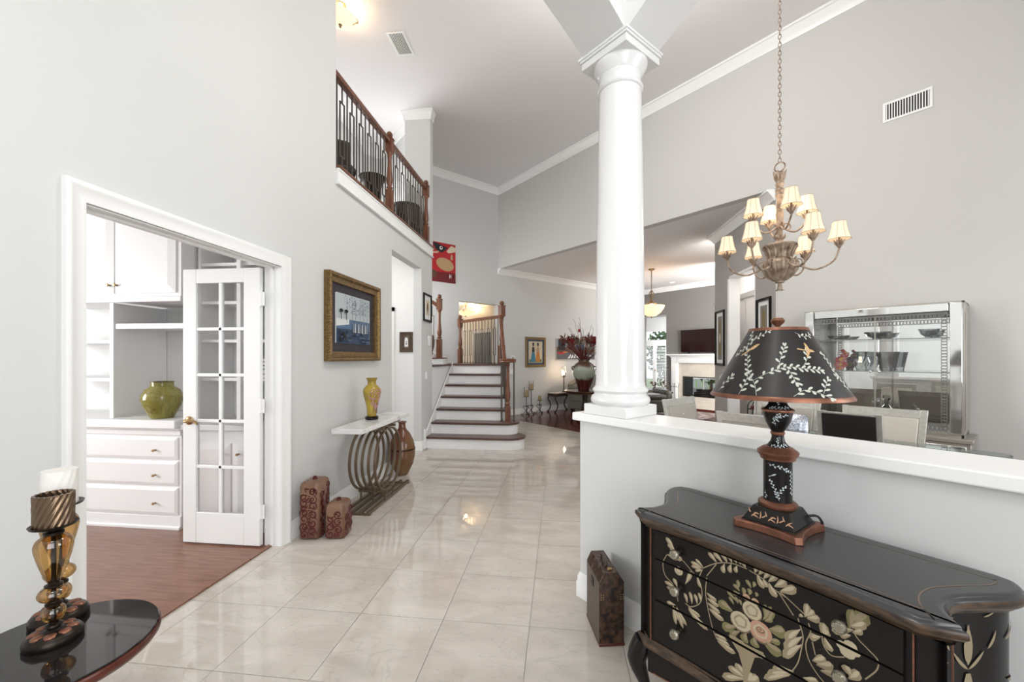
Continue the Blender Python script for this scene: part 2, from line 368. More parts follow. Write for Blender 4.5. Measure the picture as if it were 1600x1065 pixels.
# ---- bulkhead above the living-room opening and the right-hand dining wall (one plane)
TR = 5.60
struct('wall_right', MB().box(TR,TR+.14,-2.6,1.88,0,HC).box(TR,TR+.14,1.88,SF,LC,HC), mat('wall_paint_greige', (.54,.532,.512), .75, spec=.25, bump=.03, bscale=180), rz=R45)
struct('trim_11', MB().sweep(CP(HC,.14,.10), [(TR,-2.6),(TR,SF),(2.2,SF)]), M['trim'], rz=R45, smooth=True)
base('baseboard_right', [(TR,-2.6),(TR,1.88)], R45)
# slanting wall between dining room and living room
XD = 2.63
struct('wall_slant', MB().box(XD,XD+.12,5.29,5.81,0,LC).box(XD,XD+.12,5.81,6.71,2.635,LC).box(XD,XD+.12,6.71,7.24,0,LC), M['taupe'])
struct('trim_12', MB().sweep(CP(LC,.14,.10), [(XD,5.30),(XD,7.24),(XD+.12,7.24)]), M['trim'], smooth=True)
struct('trim_13', MB().box(XD-.004,XD+.16,6.66,6.715,0,2.64).box(XD-.004,XD+.16,5.805,5.83,0,2.64).box(XD-.004,XD+.16,5.805,6.715,2.61,2.64), M['trim'])
# kitchen pantry room behind it
struct('wall_kitchen', MB().box(3.4,3.5,6.0,9.15,0,LC).box(2.75,3.5,5.9,6.0,0,LC), M['whitewall'])
# ---- fireplace wall
TF = 11.0
struct('wall_fireplace', MB().box(TF,TF+.5,1.5,4.9,0,LC).box(TF,TF+.5,4.9,6.0,0,.30).box(TF,TF+.5,4.9,6.0,.82,LC).box(TF,TF+.5,6.0,6.56,0,LC).box(TF,TF+.5,6.56,7.55,2.64,LC).box(TF,TF+.5,7.55,9.3,0,LC), mat('wall_paint_dark_taupe', (.205,.195,.187), .75, spec=.25), rz=R45)
struct('trim_14', MB().sweep(CP(LC,.13,.11), [(TF,1.5),(TF,SF),(5.58,SF)]), M['trim'], rz=R45, smooth=True)
struct('wall_living', MB().box(5.75,TF+.5,1.4,1.5,0,LC), M['taupe'], rz=R45)
# sunroom with french doors
TW = 13.0
sw = MB().box(TW,TW+.12,3.5,7.70,0,.15).box(TW,TW+.12,3.5,7.70,2.3,3.2).box(TW,TW+.12,7.38,7.70,.15,2.3).box(TW,TW+.12,3.5,4.6,.15,2.3).box(TW,TW+.12,7.7,8.75,2.33,3.2).box(TW,TW+.12,8.75,9.4,0,3.2).box(TF+.5,TW,9.3,9.4,0,3.2).box(TF+.5,TW,3.4,3.5,0,3.2)
struct('wall_sunroom', sw, M['whitewall'], rz=R45)
struct('ceiling_sunroom', MB().box(TF+.4,TW+.1,3.4,9.4,3.1,3.2), M['whitewall'], rz=R45)
# ---- back wall of entry and dining room, with tall windows, behind the photographer
bw = MB()
for t0,t1,z0,z1 in [(-5.5,-2.4,0,HC),(-2.4,.6,0,.35),(-2.4,.6,4.6,HC),(.6,2.7,0,HC),(2.7,4.9,0,.9),(2.7,4.9,2.9,HC),(4.9,5.75,0,HC)]:
    bw.box(t0,t1,-2.75,-2.6,z0,z1)
struct('wall_back', bw, M['wall'], rz=R45)
def winframe(name, x0,x1,y,z0,z1,nx,nz,rz,d=.06,w=.05,glassy=True):
    mb = MB().box(x0,x0+w,y,y+d,z0,z1).box(x1-w,x1,y,y+d,z0,z1).box(x0,x1,y,y+d,z0,z0+w).box(x0,x1,y,y+d,z1-w,z1)
    for k in range(1,nx): xx = x0+(x1-x0)*k/nx; mb.box(xx-.014,xx+.014,y+.01,y+d-.01,z0,z1)
    for k in range(1,nz): zz = z0+(z1-z0)*k/nz; mb.box(x0,x1,y+.01,y+d-.01,zz-.014,zz+.014)
    return struct(name, mb, M['trim'], rz=rz)
winframe('window_1', -2.4,.6,-2.68,.35,4.6,4,6,R45); winframe('window_2', 2.7,4.9,-2.68,.9,2.9,4,4,R45)
# ---- half wall, cap, plinth
T0 = 1.77; T1_ = 2.0
struct('wall_half', MB().box(T0,T1_,-2.6,1.60,0,1.02), M['wall'], rz=R45)
struct('trim_16', MB().box(1.738,2.035,-2.6,1.635,1.022,1.067), M['trim'], rz=R45, bev=.006)
base('baseboard_half', [(T1_,1.60),(T0,1.60),(T0,-2.6)][::-1], R45)
# ---- arches on the column: soffit, both faces, wall up to the ceiling
def arch(name, along, c0, c1, u0, u1, zs, rise, zt):
    n = 28; mb = MB(); span = u1-u0; h = span/2; Rr = (h*h+rise*rise)/(2*rise); pts = []
    for k in range(n+1):
        u = u0+span*k/n; d = u-(u0+u1)/2; pts.append((u, zs+sqrt(Rr*Rr-d*d)-(Rr-rise)))
    P = lambda u, c, z: (u, c, z) if along == 'x' else (c, u, z)
    vs_ = []; fs = []
    for u, z in pts: vs_ += [P(u,c0,z),P(u,c1,z),P(u,c1,zt),P(u,c0,zt)]
    for k in range(n):
        a = 4*k; b = a+4
        fs += [(a,b,b+1,a+1),(a+1,b+1,b+2,a+2),(a,a+3,b+3,b)]
    fs += [(0,1,2,3),tuple(4*n+i for i in (3,2,1,0))]
    mb.add(vs_, fs); return struct(name, mb, M['archpaint'], rz=R45, smooth=True)
M['archpaint'] = mat('arch_paint', (.70,.70,.69), .6, spec=.3)
SCOL, TCOL = 1.41, 1.89
arch('wall_arch_hall', 'x', SCOL-.14, SCOL+.14, -1.46, TCOL-.14, 3.075, .45, HC)
arch('wall_arch_dining', 'y', TCOL-.14, TCOL+.14, -1.94, SCOL-.14, 3.075, .45, HC)
struct('wall_arch_pier', MB().box(TCOL-.14,TCOL+.14,SCOL-.14,SCOL+.14,3.075,HC).box(TCOL-.14,TCOL+.14,-2.6,-1.94,1.067,HC), M['archpaint'], rz=R45)
# ================================================================== COLUMN
col = thing('column', 'tall glossy white round column standing on the half wall', 'column', (*xy(SCOL,TCOL),1.067), R45)
MB().box(-.142,.142,-.142,.142,0,.058).build('plinth', M['column'], col, bev=.004)
MB().lathe([(.148,.058),(.160,.072),(.163,.085),(.158,.10),(.146,.112),(.143,.116),(.143,.124),(.150,.13),(.153,.138),(.149,.147),(.141,.153),(.136,.165),(.134,.185)],48).build('base_moulding', M['column'], col)
MB().lathe([(.133,.16),(.1325,.5),(.129,.95),(.122,1.4),(.114,1.80),(.1135,1.815)],48).build('shaft', M['column'], col)
MB().lathe([(.113,1.80),(.122,1.806),(.126,1.815),(.122,1.824),(.113,1.832),(.112,1.87),(.116,1.876),(.116,1.884),(.120,1.888),(.128,1.905),(.142,1.925),(.148,1.938),(.148,1.945)],48).build('capital', M['column'], col)
MB().box(-.152,.152,-.152,.152,1.945,1.985).box(-.160,.160,-.160,.160,1.985,2.0).box(-.166,.166,-.166,.166,1.997,2.012).build('abacus', M['column'], col, bev=.003)

# ================================================================== STAIRS
RH, RUN, Y1 = .18, .26, 5.96
stair = thing('staircase', 'straight stair of white risers and dark wood treads with rounded bottom steps', 'staircase', (-1.4,Y1,0))
def arcpts(cx, cy, r, a0, a1, n=10): return [(cx+r*cos(a0+(a1-a0)*k/n), cy+r*sin(a0+(a1-a0)*k/n)) for k in range(n+1)]
XLs = -2.028
right = [None,-.76,-.88,-.86,-.91,-.96,-1.01]
off = (1.4,-Y1)
def sh(poly): return [(x+off[0], y+off[1]) for x, y in poly]
for k in range(1, 7):
    y = Y1+(k-1)*RUN; zt = RH*k
    if k <= 2:
        r = .235 if k == 1 else .20; xr = -.535-r if k == 1 else -.66-r
        fp = lambda e: [(XLs,y-e)]+arcpts(xr,y-e+r+e*0,r+e*.0+e,-pi/2,pi/2)+[(XLs,y+2*r+e)]
        tr = [(XLs,y-.03)]+arcpts(xr,y+r,r+.03,-pi/2,pi/2)+[(XLs,y+2*r+.03)]
        rs = [(XLs,y)]+arcpts(xr,y+r,r,-pi/2,pi/2)+[(XLs,y+2*r)]
    else:
        tr = [(XLs,y-.03),(right[k]+.03,y-.03),(right[k]+.03-.05*.5,y+RUN+.02),(XLs,y+RUN+.02)]
        rs = [(XLs,y),(right[k],y),(right[k]-.02,y+RUN),(XLs,y+RUN)]
    MB().prism(sh(rs), 0 if k == 1 else zt-RH, zt-.03).build('riser', M['riser'], stair, ang=30)
    if k > 1: MB().prism(sh([(XLs+.02,y+.02),((rs[1][0] if k > 2 else -.9)-.02,y+.02),((rs[1][0] if k > 2 else -.9)-.02,y+RUN),(XLs+.02,y+RUN)]), 0, zt-RH).build('step_support', M['riser'], stair)
    MB().prism(sh(tr), zt-.03, zt).build('tread', M['tread'], stair, bev=.006, ang=30)
yl = Y1+6*RUN; zl = RH*7
lp = [(-2.05,yl),(-1.05,yl),(-2.16,8.585),(-3.58,7.16),(-3.58,6.295),(-2.05,6.295)]
MB().prism(sh(lp), 0, zl-.03).build('landing_base', M['riser'], stair)
lt = [(-2.02,yl-.03),(-1.02,yl-.03),(-1.02,yl+.01),(-2.14,8.60),(-2.17,8.60),(-3.58,7.16),(-3.58,6.295),(-2.02,6.295)]
MB().prism(sh(lt), zl-.03, zl).build('landing_tread', M['tread'], stair, bev=.006)
# skirt board rising along the wall
sp = [(5.93,0),(5.93,.18),(6.0,.26),(7.5,zl+.02),(7.5,zl-.2),(6.2,0)]
MB().add([(XLs-.002+1.4,y-Y1,z) for y,z in sp]+[(XLs+.016+1.4,y-Y1,z) for y,z in sp], [tuple(range(5,-1,-1)),tuple(range(6,12))]+[(i,(i+1)%6,6+(i+1)%6,6+i) for i in range(6)]).build('skirt_board', M['trim'], stair, False)
MB().box(-2.032+1.4,-2.006+1.4,5.90-Y1,5.955-Y1,0,.30).build('skirt_post', M['trim'], stair, bev=.003)

# ---- railings
def newel_mb(h, w=.085, ball=True):
    a = w/2; mb = MB(); b1 = h*.30; t0 = h*.78
    mb.box(-a,a,-a,a,0,b1); mb.box(-a,a,-a,a,t0,h-.06)
    mb.lathe([(a*.95,b1),(a*.75,b1+.012),(a*1.0,b1+.03),(a*.62,b1+.05),(a*.9,b1+.085),(a*1.0,b1+.13),(a*.8,b1+.2),(a*.62,b1+.3),(a*.58,t0-.10),(a*.72,t0-.05),(a*.62,t0-.04),(a*.95,t0-.02),(a*.95,t0)],16)
    mb.box(-a*1.15,a*1.15,-a*1.15,a*1.15,h-.06,h-.045)
    if ball: mb.lathe([(a*.8,h-.045),(a*.6,h-.035),(a*.95,h-.015),(a*.9,h+.01),(a*.55,h+.03),(.001,h+.036)],16)
    return mb
def plain_bal(h, r=.0055): 
    return MB().box(-r,r,-r,r,0,h).box(-.014,.014,-.014,.014,0,.022)
def loop_bal(h, w=.030, z0=.17, z1=.69, r=.0055, ax='y'):
    mb = MB(); f = h/.88; z0 *= f; z1 *= f
    B = (lambda a,b,z,zz: mb.box(-r,r,a,b,z,zz)) if ax == 'y' else (lambda a,b,z,zz: mb.box(a,b,-r,r,z,zz))
    B(-r,r,0,z0); B(-r,r,z1,h); B(-w-r,-w+r,z0,z1); B(w-r,w+r,z0,z1); B(-w-r,w+r,z0-2*r+.002,z0+.002); B(-w-r,w+r,z1-.002,z1+2*r-.002)
    mb.box(-.014,.014,-.014,.014,0,.022); return mb
RAILP = [(-.030,0),(-.030,.012),(-.022,.022),(-.030,.032),(-.024,.052),(-.010,.060),(.010,.060),(.024,.052),(.030,.032),(.022,.022),(.030,.012),(.030,0)]
def handrail(parent, p0, p1, name='handrail'):
    p0 = Vector(p0); p1 = Vector(p1); d = p1-p0; L = d.length; ya = atan2(d.y, d.x); pt = math.asin(d.z/L)
    Mx = Matrix.Translation(p0) @ Matrix.Rotation(ya,4,'Z') @ Matrix.Rotation(-pt,4,'Y')
    vs_ = [(0,y,z-.06) for y,z in RAILP]+[(L,y,z-.06) for y,z in RAILP]; n = len(RAILP)
    return MB().add(vs_, [tuple(range(n)),tuple(range(2*n-1,n-1,-1))]+[(i,(i+1)%n,n+(i+1)%n,n+i) for i in range(n)], Mx).build(name, M['oak'], parent)
# loft rail
ZB = 3.146; ZR = 4.06; XR = -2.075
lr = thing('loft_railing', 'wood handrail with turned posts and iron loop balusters along the loft edge', 'railing', (XR,3.5,ZB))
handrail(lr, (0,0,ZR-ZB), (0,2.64,ZR-ZB))
nm = newel_mb(ZR-ZB+.06, .08).mesh('newel')
first = None
for yy in (1.26, 2.63):
    o = newel_mb(ZR-ZB+.06, .08).build('newel', M['oak'], lr) if first is None else first.copy()
    if first is None: first = o
    else: COL.objects.link(o)
    o.location = (0, yy, 0); o.parent = lr
def baluster_row(parent, pts, h, axis='y', start=0, rz=0, w=.030):
    pl = plain_bal(h).build('baluster', M['iron'], parent, False); lo = loop_bal(h, w, ax=axis).build('baluster', M['iron'], parent, False)
    u = [0,0]
    for i, p in enumerate(pts):
        src = (pl, lo)[(i+start) % 2]; q = (i+start) % 2
        o = src if not u[q] else src.copy()
        if u[q]: COL.objects.link(o)
        u[q] = 1; o.parent = parent; o.location = p; o.rotation_euler = (0,0,rz)
    for k, o in enumerate((pl, lo)):
        if not u[k]: bpy.data.objects.remove(o)
baluster_row(lr, [(0,.075+.0935*i,0) for i in range(12)]+[(0,1.26+.12+.0985*i,0) for i in range(12)], ZR-ZB-.055, w=.038)
# landing rail (runs on the turned axis)
nr = (-1.07,7.49,zl)
ldr = thing('landing_railing', 'wood handrail with iron loop balusters across the stair landing', 'railing', nr, R45)
handrail(ldr, (0,0,.92), (0,1.49,.92))
newel_mb(1.14,.095).build('newel', M['oak'], ldr)
o = newel_mb(1.0,.085).build('newel', M['oak'], ldr); o.location = (0,1.50,0)
MB().box(-.05,.05,1.44,1.56,-.001,.002).build('shoe', M['tread'], ldr)
baluster_row(ldr, [(0,.125+.108*i,0) for i in range(13)], .865)
# stair rail with volute
vol = (-.82,6.42,RH*2)
sr = thing('stair_railing', 'steep wood handrail ending in a round volute over an iron and wood post', 'railing', vol)
handrail(sr, (-.055,.02,1.0), (nr[0]-vol[0]-.02,nr[1]-vol[1]-.03,zl-vol[2]+.93))
MB().lathe([(.001,.94),(.12,.94),(.135,.952),(.128,.966),(.138,.985),(.12,1.0),(.001,1.004)],28).build('volute', M['oak'], sr)
a = .04
MB().box(-a,a,-a,a,0,.24).lathe([(a*.9,.24),(a*.7,.26),(a,.28),(a*.62,.31),(a*.95,.37),(a,.43),(a*.75,.55),(a*.6,.7),(a*.6,.86),(a*.85,.91),(a*.85,.945)],16).build('newel', M['oak'], sr)
for k, (dx, dy) in enumerate(((-.105,-.03),(-.10,.05),(.105,-.02),(.085,.07))):
    o = MB().box(-.0065,.0065,-.0065,.0065,0,.945).box(-.014,.014,-.014,.014,0,.02).build('baluster', M['iron'], sr, False); o.location = (dx,dy,0)
for k in range(3, 7):
    for q in (.25, .75):
        yy = Y1+(k-1)*RUN+q*RUN; f = (yy-vol[1])/(nr[1]-vol[1]); xx = vol[0]+(nr[0]-vol[0])*f
        zt = RH*k; hh = vol[2]+.95+f*(zl+.87-vol[2]-.95)-zt
        mb = plain_bal(hh) if q < .5 else loop_bal(hh)
        o = mb.build('baluster', M['iron'], sr, False); o.location = (xx-vol[0]-.02, yy-vol[1], zt-vol[2])
# upper flight newel, rail, balusters
up = thing('upper_stair_railing', 'turned wood post and rising handrail on the landing beside the far wall corner', 'railing', (-2.10,6.92,zl))
MB().box(-.09,.09,-.09,.09,0,.10).build('plinth', M['riser'], up, bev=.004)
MB().box(-.11,.11,-.11,.11,.10,.118).build('plinth_cap', M['oak'], up, bev=.004)
o = newel_mb(1.08,.085).build('newel', M['oak'], up); o.location = (0,0,.118)
handrail(up, (0,0,1.05), (-1.1,0,1.05+.74))
for i in range(6):
    o = (loop_bal(.86, ax='x') if i % 2 == 0 else plain_bal(.86)).build('baluster', M['iron'], up, False); o.location = (-.13-.13*i, 0, .09+.0875*(i+1))
for i in range(5):
    MB().box(-.1-.25*(i+1),-.1-.25*i,-.06,.9,0,.17*(i+1)).build('step', M['riser'], up, False)
# ================================================================== STUDY
# french door, folded back into the study, square to the wall
dr = thing('door_1', 'white ten-pane french door standing open into the study', 'door', (-2.165,2.705,.012)); dr['kind'] = 'structure'
del dr['category']
DW, DH = .622, 2.028; x0, x1 = -DW, 0
mb = MB().box(x0,x0+.108,0,.035,0,DH).box(x1-.128,x1,0,.035,0,DH).box(x0+.108,x1-.128,.0005,.0345,0,.225).box(x0+.108,x1-.128,.0005,.0345,DH-.105,DH)
mb.build('door_frame', M['trim'], dr, bev=.003)
px0, px1, pz0, pz1 = x0+.108, x1-.128, .225, DH-.105
mm = MB(); xm = (px0+px1)/2; mm.box(xm-.012,xm+.012,.004,.031,pz0,pz1)
for k in range(1,5): zz = pz0+(pz1-pz0)*k/5; mm.box(px0,px1,.004,.031,zz-.012,zz+.012)
mm.build('muntins', M['trim'], dr, bev=.003)
for k in range(5):
    for q in range(2):
        a = px0 if q == 0 else xm; b = xm if q == 0 else px1; z0 = pz0+(pz1-pz0)*k/5; z1 = pz0+(pz1-pz0)*(k+1)/5
        MB().box(a,b,.016,.019,z0,z1).build('pane', M['glass'], dr, False)
h = MB().lathe([(.001,0),(.030,0),(.032,.006),(.026,.012),(.012,.016),(.011,.04),(.001,.042)],20,M=Matrix.Translation((x0+.055,0,.905)) @ Matrix.Rotation(pi/2,4,'X'))
h.tube(bez([(x0+.055,-.04,.905),(x0+.09,-.045,.910),(x0+.135,-.04,.902),(x0+.162,-.043,.885)],6), [.0125,.012,.0115,.011,.0105,.010,.010,.0105,.011,.011,.0105,.010,.0095,.009,.009,.0085,.008,.007,.006][:19],8)
h.build('handle', M['brass'], dr)
for zz in (.25,1.02,1.80):
    MB().box(-.006,.030,.004,.014,zz-.05,zz+.05).lathe([(.008,-.052),(.008,.052)],10,(.004,.006,zz)).build('hinge', M['trim'], dr)
# base cabinet with three drawers, base cabinet with doors behind the french door
def raised(mb, x0, x1, y, z0, z1, m=.022, d=.016):   # raised panel drawer or door, front faces -y
    a = [(x0,z0),(x1,z0),(x1,z1),(x0,z1)]; b = [(x0+m,z0+m),(x1-m,z0+m),(x1-m,z1-m),(x0+m,z1-m)]
    mb.add([(x,y,z) for x,z in a]+[(x,y-d*.55,z) for x,z in a]+[(x,y-d,z) for x,z in b], [(0,1,5,4),(1,2,6,5),(2,3,7,6),(3,0,4,7),(4,5,9,8),(5,6,10,9),(6,7,11,10),(7,4,8,11),(8,9,10,11)])
    return mb
def knob(parent, x, y, z, r=.011, m='brass', name='knob'):
    mb = MB().lathe([(.001,-.028),(r*.8,-.027),(r,-.020),(r*.75,-.013),(r*.4,-.010),(r*.4,0),(r*.7,.0)],12,M=Matrix.Translation((x,y,z)) @ Matrix.Rotation(-pi/2,4,'X'))
    return mb.build(name, M[m], parent)
YC = 2.93
bc = thing('drawer_cabinet', 'white built-in cabinet with three wide drawers in the study', 'cabinet', (-3.60,3.16,0))
MB().box(-.57,.57,-.23,.23,0,.80).box(-.575,.575,-.245,-.23,0,.105).box(-.57,.57,-.242,-.23,.755,.80).build('body', M['white'], bc, bev=.003)
for z0, z1 in ((.113,.332),(.352,.545),(.562,.738)):
    d = raised(MB(), -.52,.543,-.23,z0,z1).build('drawer', M['white'], bc, False)
    for xx in (.351,-.33): knob(d, xx, -.246, (z0+z1)/2-.015)
MB().sweep([(0,0),(.014,0),(.014,.018),(.004,.026),(0,.026)], [(-.575,-.245),(.575,-.245)][::-1]).build('shoe_moulding', M['white'], bc)
dc = thing('door_cabinet', 'white built-in cabinet with two doors behind the french door', 'cabinet', (-2.59,3.16,0))
MB().box(-.43,.43,-.22,.23,0,.80).build('body', M['white'], dc, bev=.003)
for a, b, k in ((-.41,-.01,-.07),(.01,.41,.07)):
    d = raised(MB(), a,b,-.22,.11,.70,.05).build('door', M['white'], dc, False); knob(d, k, -.236, .62)
ct = MB().box(-5.2,-3.03,2.87,3.395,.815,.885).box(-5.2,-3.02,2.895,3.395,.798,.816); tag(ct.build('countertop', M['white'], bev=.006), 'long white countertop carrying the green vase', 'countertop')
c2 = MB().box(-3.015,-2.155,2.90,3.395,.805,.85); tag(c2.build('countertop', M['white'], bev=.006), 'low white countertop seen through the french door panes', 'countertop')
# wall cabinet
wc = thing('wall_cabinet', 'white wall cabinet with raised-panel doors above the study counter', 'cabinet', (-3.62,3.16,1.85))
MB().box(-.90,.587,-.23,.235,0,.86).box(-.90,.595,-.245,-.23,-.012,.03).build('body', M['white'], wc, bev=.003)
for a, b, k in ((-.565,-.02,-.045),(-.005,.548,.020),(-.89,-.58,0)):
    d = raised(MB(), a,b,-.23,.06,.84,.065,.02).build('door', M['white'], wc, False)
    if k: knob(d, k, -.25, .125, .013)
# open shelves under it
sh_ = thing('niche_shelf', 'white shelf and divider panel between the counter and the wall cabinet', 'shelf', (-3.36,3.16,.885))
MB().box(-.345,-.31,-.22,.235,0,.95).build('divider', M['white'], sh_)
MB().box(-.31,.33,-.20,.235,.745,.775).box(-.31,.33,-.21,-.195,.735,.78).build('shelf', M['white'], sh_, bev=.003)
MB().box(.33,.355,-.2,.235,0,.95).build('side_panel', M['white'], sh_)
for zz in (.30,.62): 
    MB().box(-1.2,-.345,-.19,.235,zz,zz+.025).build('shelf', M['white'], sh_, False)
bk = thing('bookcase', 'tall white bookcase with adjustable shelves behind the open french door', 'bookcase', (-2.585,3.16,.85))
MB().box(-.425,-.40,-.10,.235,0,1.86).build('side_panel', M['white'], bk); MB().box(.40,.43,-.10,.235,0,1.86).build('side_panel', M['white'], bk)
MB().box(-.055,-.02,-.12,.235,0,1.86).build('divider', M['white'], bk)
for zz in (.34,.66,.98,1.30,1.6): MB().box(-.40,.40,-.09,.235,zz,zz+.024).build('shelf', M['white'], bk, False)
cols = [(.03,.06,.11),(.32,.06,.04),(.12,.16,.07),(.18,.22,.28),(.05,.05,.05),(.30,.22,.06)]
names = ['dark blue','brick red','olive green','slate grey','black','mustard']
for i, (zz, dz, ci, w) in enumerate(((1.215,.035,1,.17),(1.25,.04,3,.16),(1.29,.03,0,.15),(1.32,.03,2,.12),(1.35,.028,5,.09))):
    o = thing('book', f'{names[ci]} book lying in the small stack on the bookcase shelf', 'book', (-2.36,3.10,zz))
    MB().box(-w/2,w/2,-.09,.09,0,.004).box(-w/2,w/2,-.09,.09,dz-.004,dz).box(-w/2,-w/2+.004,-.09,.09,0,dz).build('cover', mat('book_'+names[ci], cols[ci], .5), o, False)
    MB().box(-w/2+.004,w/2-.006,-.085,.085,.004,dz-.004).build('pages', M['white'], o, False)
# green vase
M['green'] = marble('green_swirl_glass', (.28,.255,.06), (.21,.185,.04), (.11,.08,.03), 5, .12, .8)
vz = thing('vase', 'squat olive green vase with brown swirls on the study counter', 'vase', (-3.27,2.99,.885))
MB().lathe([(.055,0),(.075,.002),(.085,.02),(.125,.10),(.140,.155),(.137,.19),(.115,.235),(.085,.255),(.075,.265),(.075,.295),(.068,.295),(.068,.262),(.001,.26)],36).build('body', M['green'], vz)
MB().lathe([(.072,.293),(.079,.296),(.079,.302),(.068,.302),(.068,.293)],36).build('rim', mat('brown_glaze',(.12,.09,.02),.2), vz)
# figurine on shelf
fg = thing('figurine', 'small twisted silver figurine on the study niche shelf', 'figurine', (-3.075,3.02,1.66))
MB().lathe([(.001,0),(.03,0),(.03,.01),(.012,.016),(.001,.016)],16).build('foot', M['silver'], fg)
MB().tube(bez([(0,0,.014),(.018,0,.04),(-.02,.01,.07),(.02,0,.10),(-.012,0,.13),(.01,0,.155)],6), .011, 8).build('body', M['silver'], fg)

# ================================================================== LEFT FOREGROUND: round table with candlesticks
ZT = .55; tx, ty = -1.456, 1.009
rt = thing('round_table', 'small round table with black glass top and red wood rim by the left wall', 'table', (tx,ty,0))
M['redwood'] = wood('red_mahogany', (.10,.025,.014), (.06,.014,.009), .25, (3,3,3), 4)
M['blackglass'] = mat('black_glass', (.014,.012,.012), .04, spec=.7)
MB().lathe([(.001,ZT-.045),(.205,ZT-.045),(.228,ZT-.036),(.236,ZT-.024),(.236,ZT-.012),(.232,ZT-.006),(.001,ZT-.006)],64).build('rim', M['redwood'], rt)
MB().lathe([(.001,ZT-.006),(.229,ZT-.006),(.231,ZT-.003),(.229,ZT),(.001,ZT)],64).build('glass_top', M['blackglass'], rt)
MB().lathe([(.001,.05),(.05,.05),(.03,.10),(.022,.2),(.035,.27),(.022,.33),(.022,.44),(.05,.49),(.10,.505),(.001,.505)],20).build('pedestal', M['redwood'], rt)
for k in range(3):
    a = 2*pi*k/3+.4
    MB().tube(bez([(0.02*cos(a),.02*sin(a),.10),(.10*cos(a),.10*sin(a),.12),(.18*cos(a),.18*sin(a),.05),(.22*cos(a),.22*sin(a),.012)],6), [.02]*10+[.016]*5+[.012]*4,8).build('leg', M['redwood'], rt)
# amber glass
def amber(name):
    return glass(name, (.80,.60,.32), .8, .08)
M['amber'] = amber('amber_glass')
M['darkmetal'] = mat('dark_bronze', (.022,.016,.012), .35, .7)
M['ribbed'] = mat('ribbed_pewter_bronze', (.19,.13,.085), .28, .85)
M['wax'] = mat('white_wax', (.78,.76,.72), .45, emit=(1,.95,.85), es=.0)
def candlestick(label, x, y, sc, candle):
    o = thing('candlestick', label, 'candlestick', (x,y,ZT)); S = sc
    L = lambda pr, q=.74: [(r*S*q, z*S) for r, z in pr]
    LS = lambda pr: [(p.x, p.z) for p in bez([(r, 0, z) for r, z in L(pr)], 5)]
    MB().lathe(L([(.001,0),(.074,0),(.078,.006),(.078,.020),(.070,.032),(.055,.040),(.001,.042)],.97),40).build('base', M['darkmetal'], o)
    f = MB()
    for k in range(8):
        a = 2*pi*k/8; f.ball((.045*S*cos(a),.045*S*sin(a),.036*S), .019*S, (1,1,.45), 10, 6)
    f.build('petals', M['copper'], o)
    MB().lathe(L([(.04,.04),(.022,.048),(.03,.054),(.028,.06),(.016,.066),(.016,.07)]),24).build('collar', M['darkmetal'], o)
    MB().lathe(LS([(.016,.068),(.034,.078),(.042,.098),(.036,.116),(.018,.126)]),32, cap=False).build('glass_bead', M['amber'], o, ang=180)
    MB().lathe(L([(.018,.122),(.03,.128),(.03,.134),(.02,.138),(.018,.142)]),24).build('collar', M['darkmetal'], o)
    MB().lathe(LS([(.018,.14),(.045,.15),(.056,.167),(.045,.184),(.02,.192)]),32, cap=False).build('glass_bead', M['amber'], o, ang=180)
    MB().lathe(L([(.018,.188),(.032,.193),(.032,.199),(.02,.203),(.02,.21)]),24).build('collar', M['darkmetal'], o)
    MB().lathe(LS([(.022,.208),(.036,.235),(.055,.285),(.066,.325),(.066,.345),(.055,.362),(.03,.374)]),36, cap=False).build('glass_body', M['amber'], o, ang=180)
    MB().lathe(L([(.009,.06),(.009,.38)]),12).build('rod', M['darkmetal'], o)
    MB().lathe(L([(.022,.372),(.036,.376),(.036,.384),(.018,.388),(.018,.392),(.05,.396),(.080,.405),(.084,.412),(.078,.412),(.05,.404),(.001,.402)]),40).build('drip_plate', M['darkmetal'], o)
    if candle == 'ribbed':
        n = 18; vs_ = []; fs = []; lay = 14; z0, z1 = .404*S, .518*S; seg = n*6
        for j in range(lay+1):
            z = z0+(z1-z0)*j/lay
            for k in range(seg):
                a = 2*pi*k/seg; r = (.0490+.0030*(cos(n*(a-j/lay*1.1))))*S*(1+.02*(j/lay)); vs_.append((r*cos(a),r*sin(a),z))
        for j in range(lay+1):
            z = z1-(z1-z0)*j/lay
            for k in range(seg):
                a = 2*pi*k/seg; r = (.0440+.0026*(cos(n*(a-(1-j/lay)*1.1))))*S; vs_.append((r*cos(a),r*sin(a),z))
        R = 2*lay+2
        for j in range(R-1):
            for k in range(seg): k2 = (k+1) % seg; fs.append((j*seg+k,j*seg+k2,(j+1)*seg+k2,(j+1)*seg+k))
        MB().add(vs_, fs).build('ribbed_cup', M['ribbed'], o, ang=80)
    else:
        n = 14; vs_ = []; fs = []; lay = 10; z0, z1 = .404*S, .528*S; seg = n*6
        for j in range(lay+1):
            z = z0+(z1-z0)*j/lay
            for k in range(seg):
                a = 2*pi*k/seg; r = (.0445+.0022*abs(cos(n*.5*(a-j/lay*1.0))))*S; vs_.append((r*cos(a),r*sin(a),z))
        for j in range(lay):
            for k in range(seg): k2 = (k+1) % seg; fs.append((j*seg+k,j*seg+k2,(j+1)*seg+k2,(j+1)*seg+k))
        fs.append(tuple(lay*seg+k for k in range(seg)))
        MB().add(vs_, fs).build('candle', M['wax'], o, ang=80)
    return o
candlestick('amber glass candlestick holding a ribbed bronze cup on the round table', -1.4864, 1.0299, .84, 'ribbed')
candlestick('taller amber glass candlestick with white spiral candle, behind the ribbed cup', -1.5879, 1.1150, .905, 'candle')

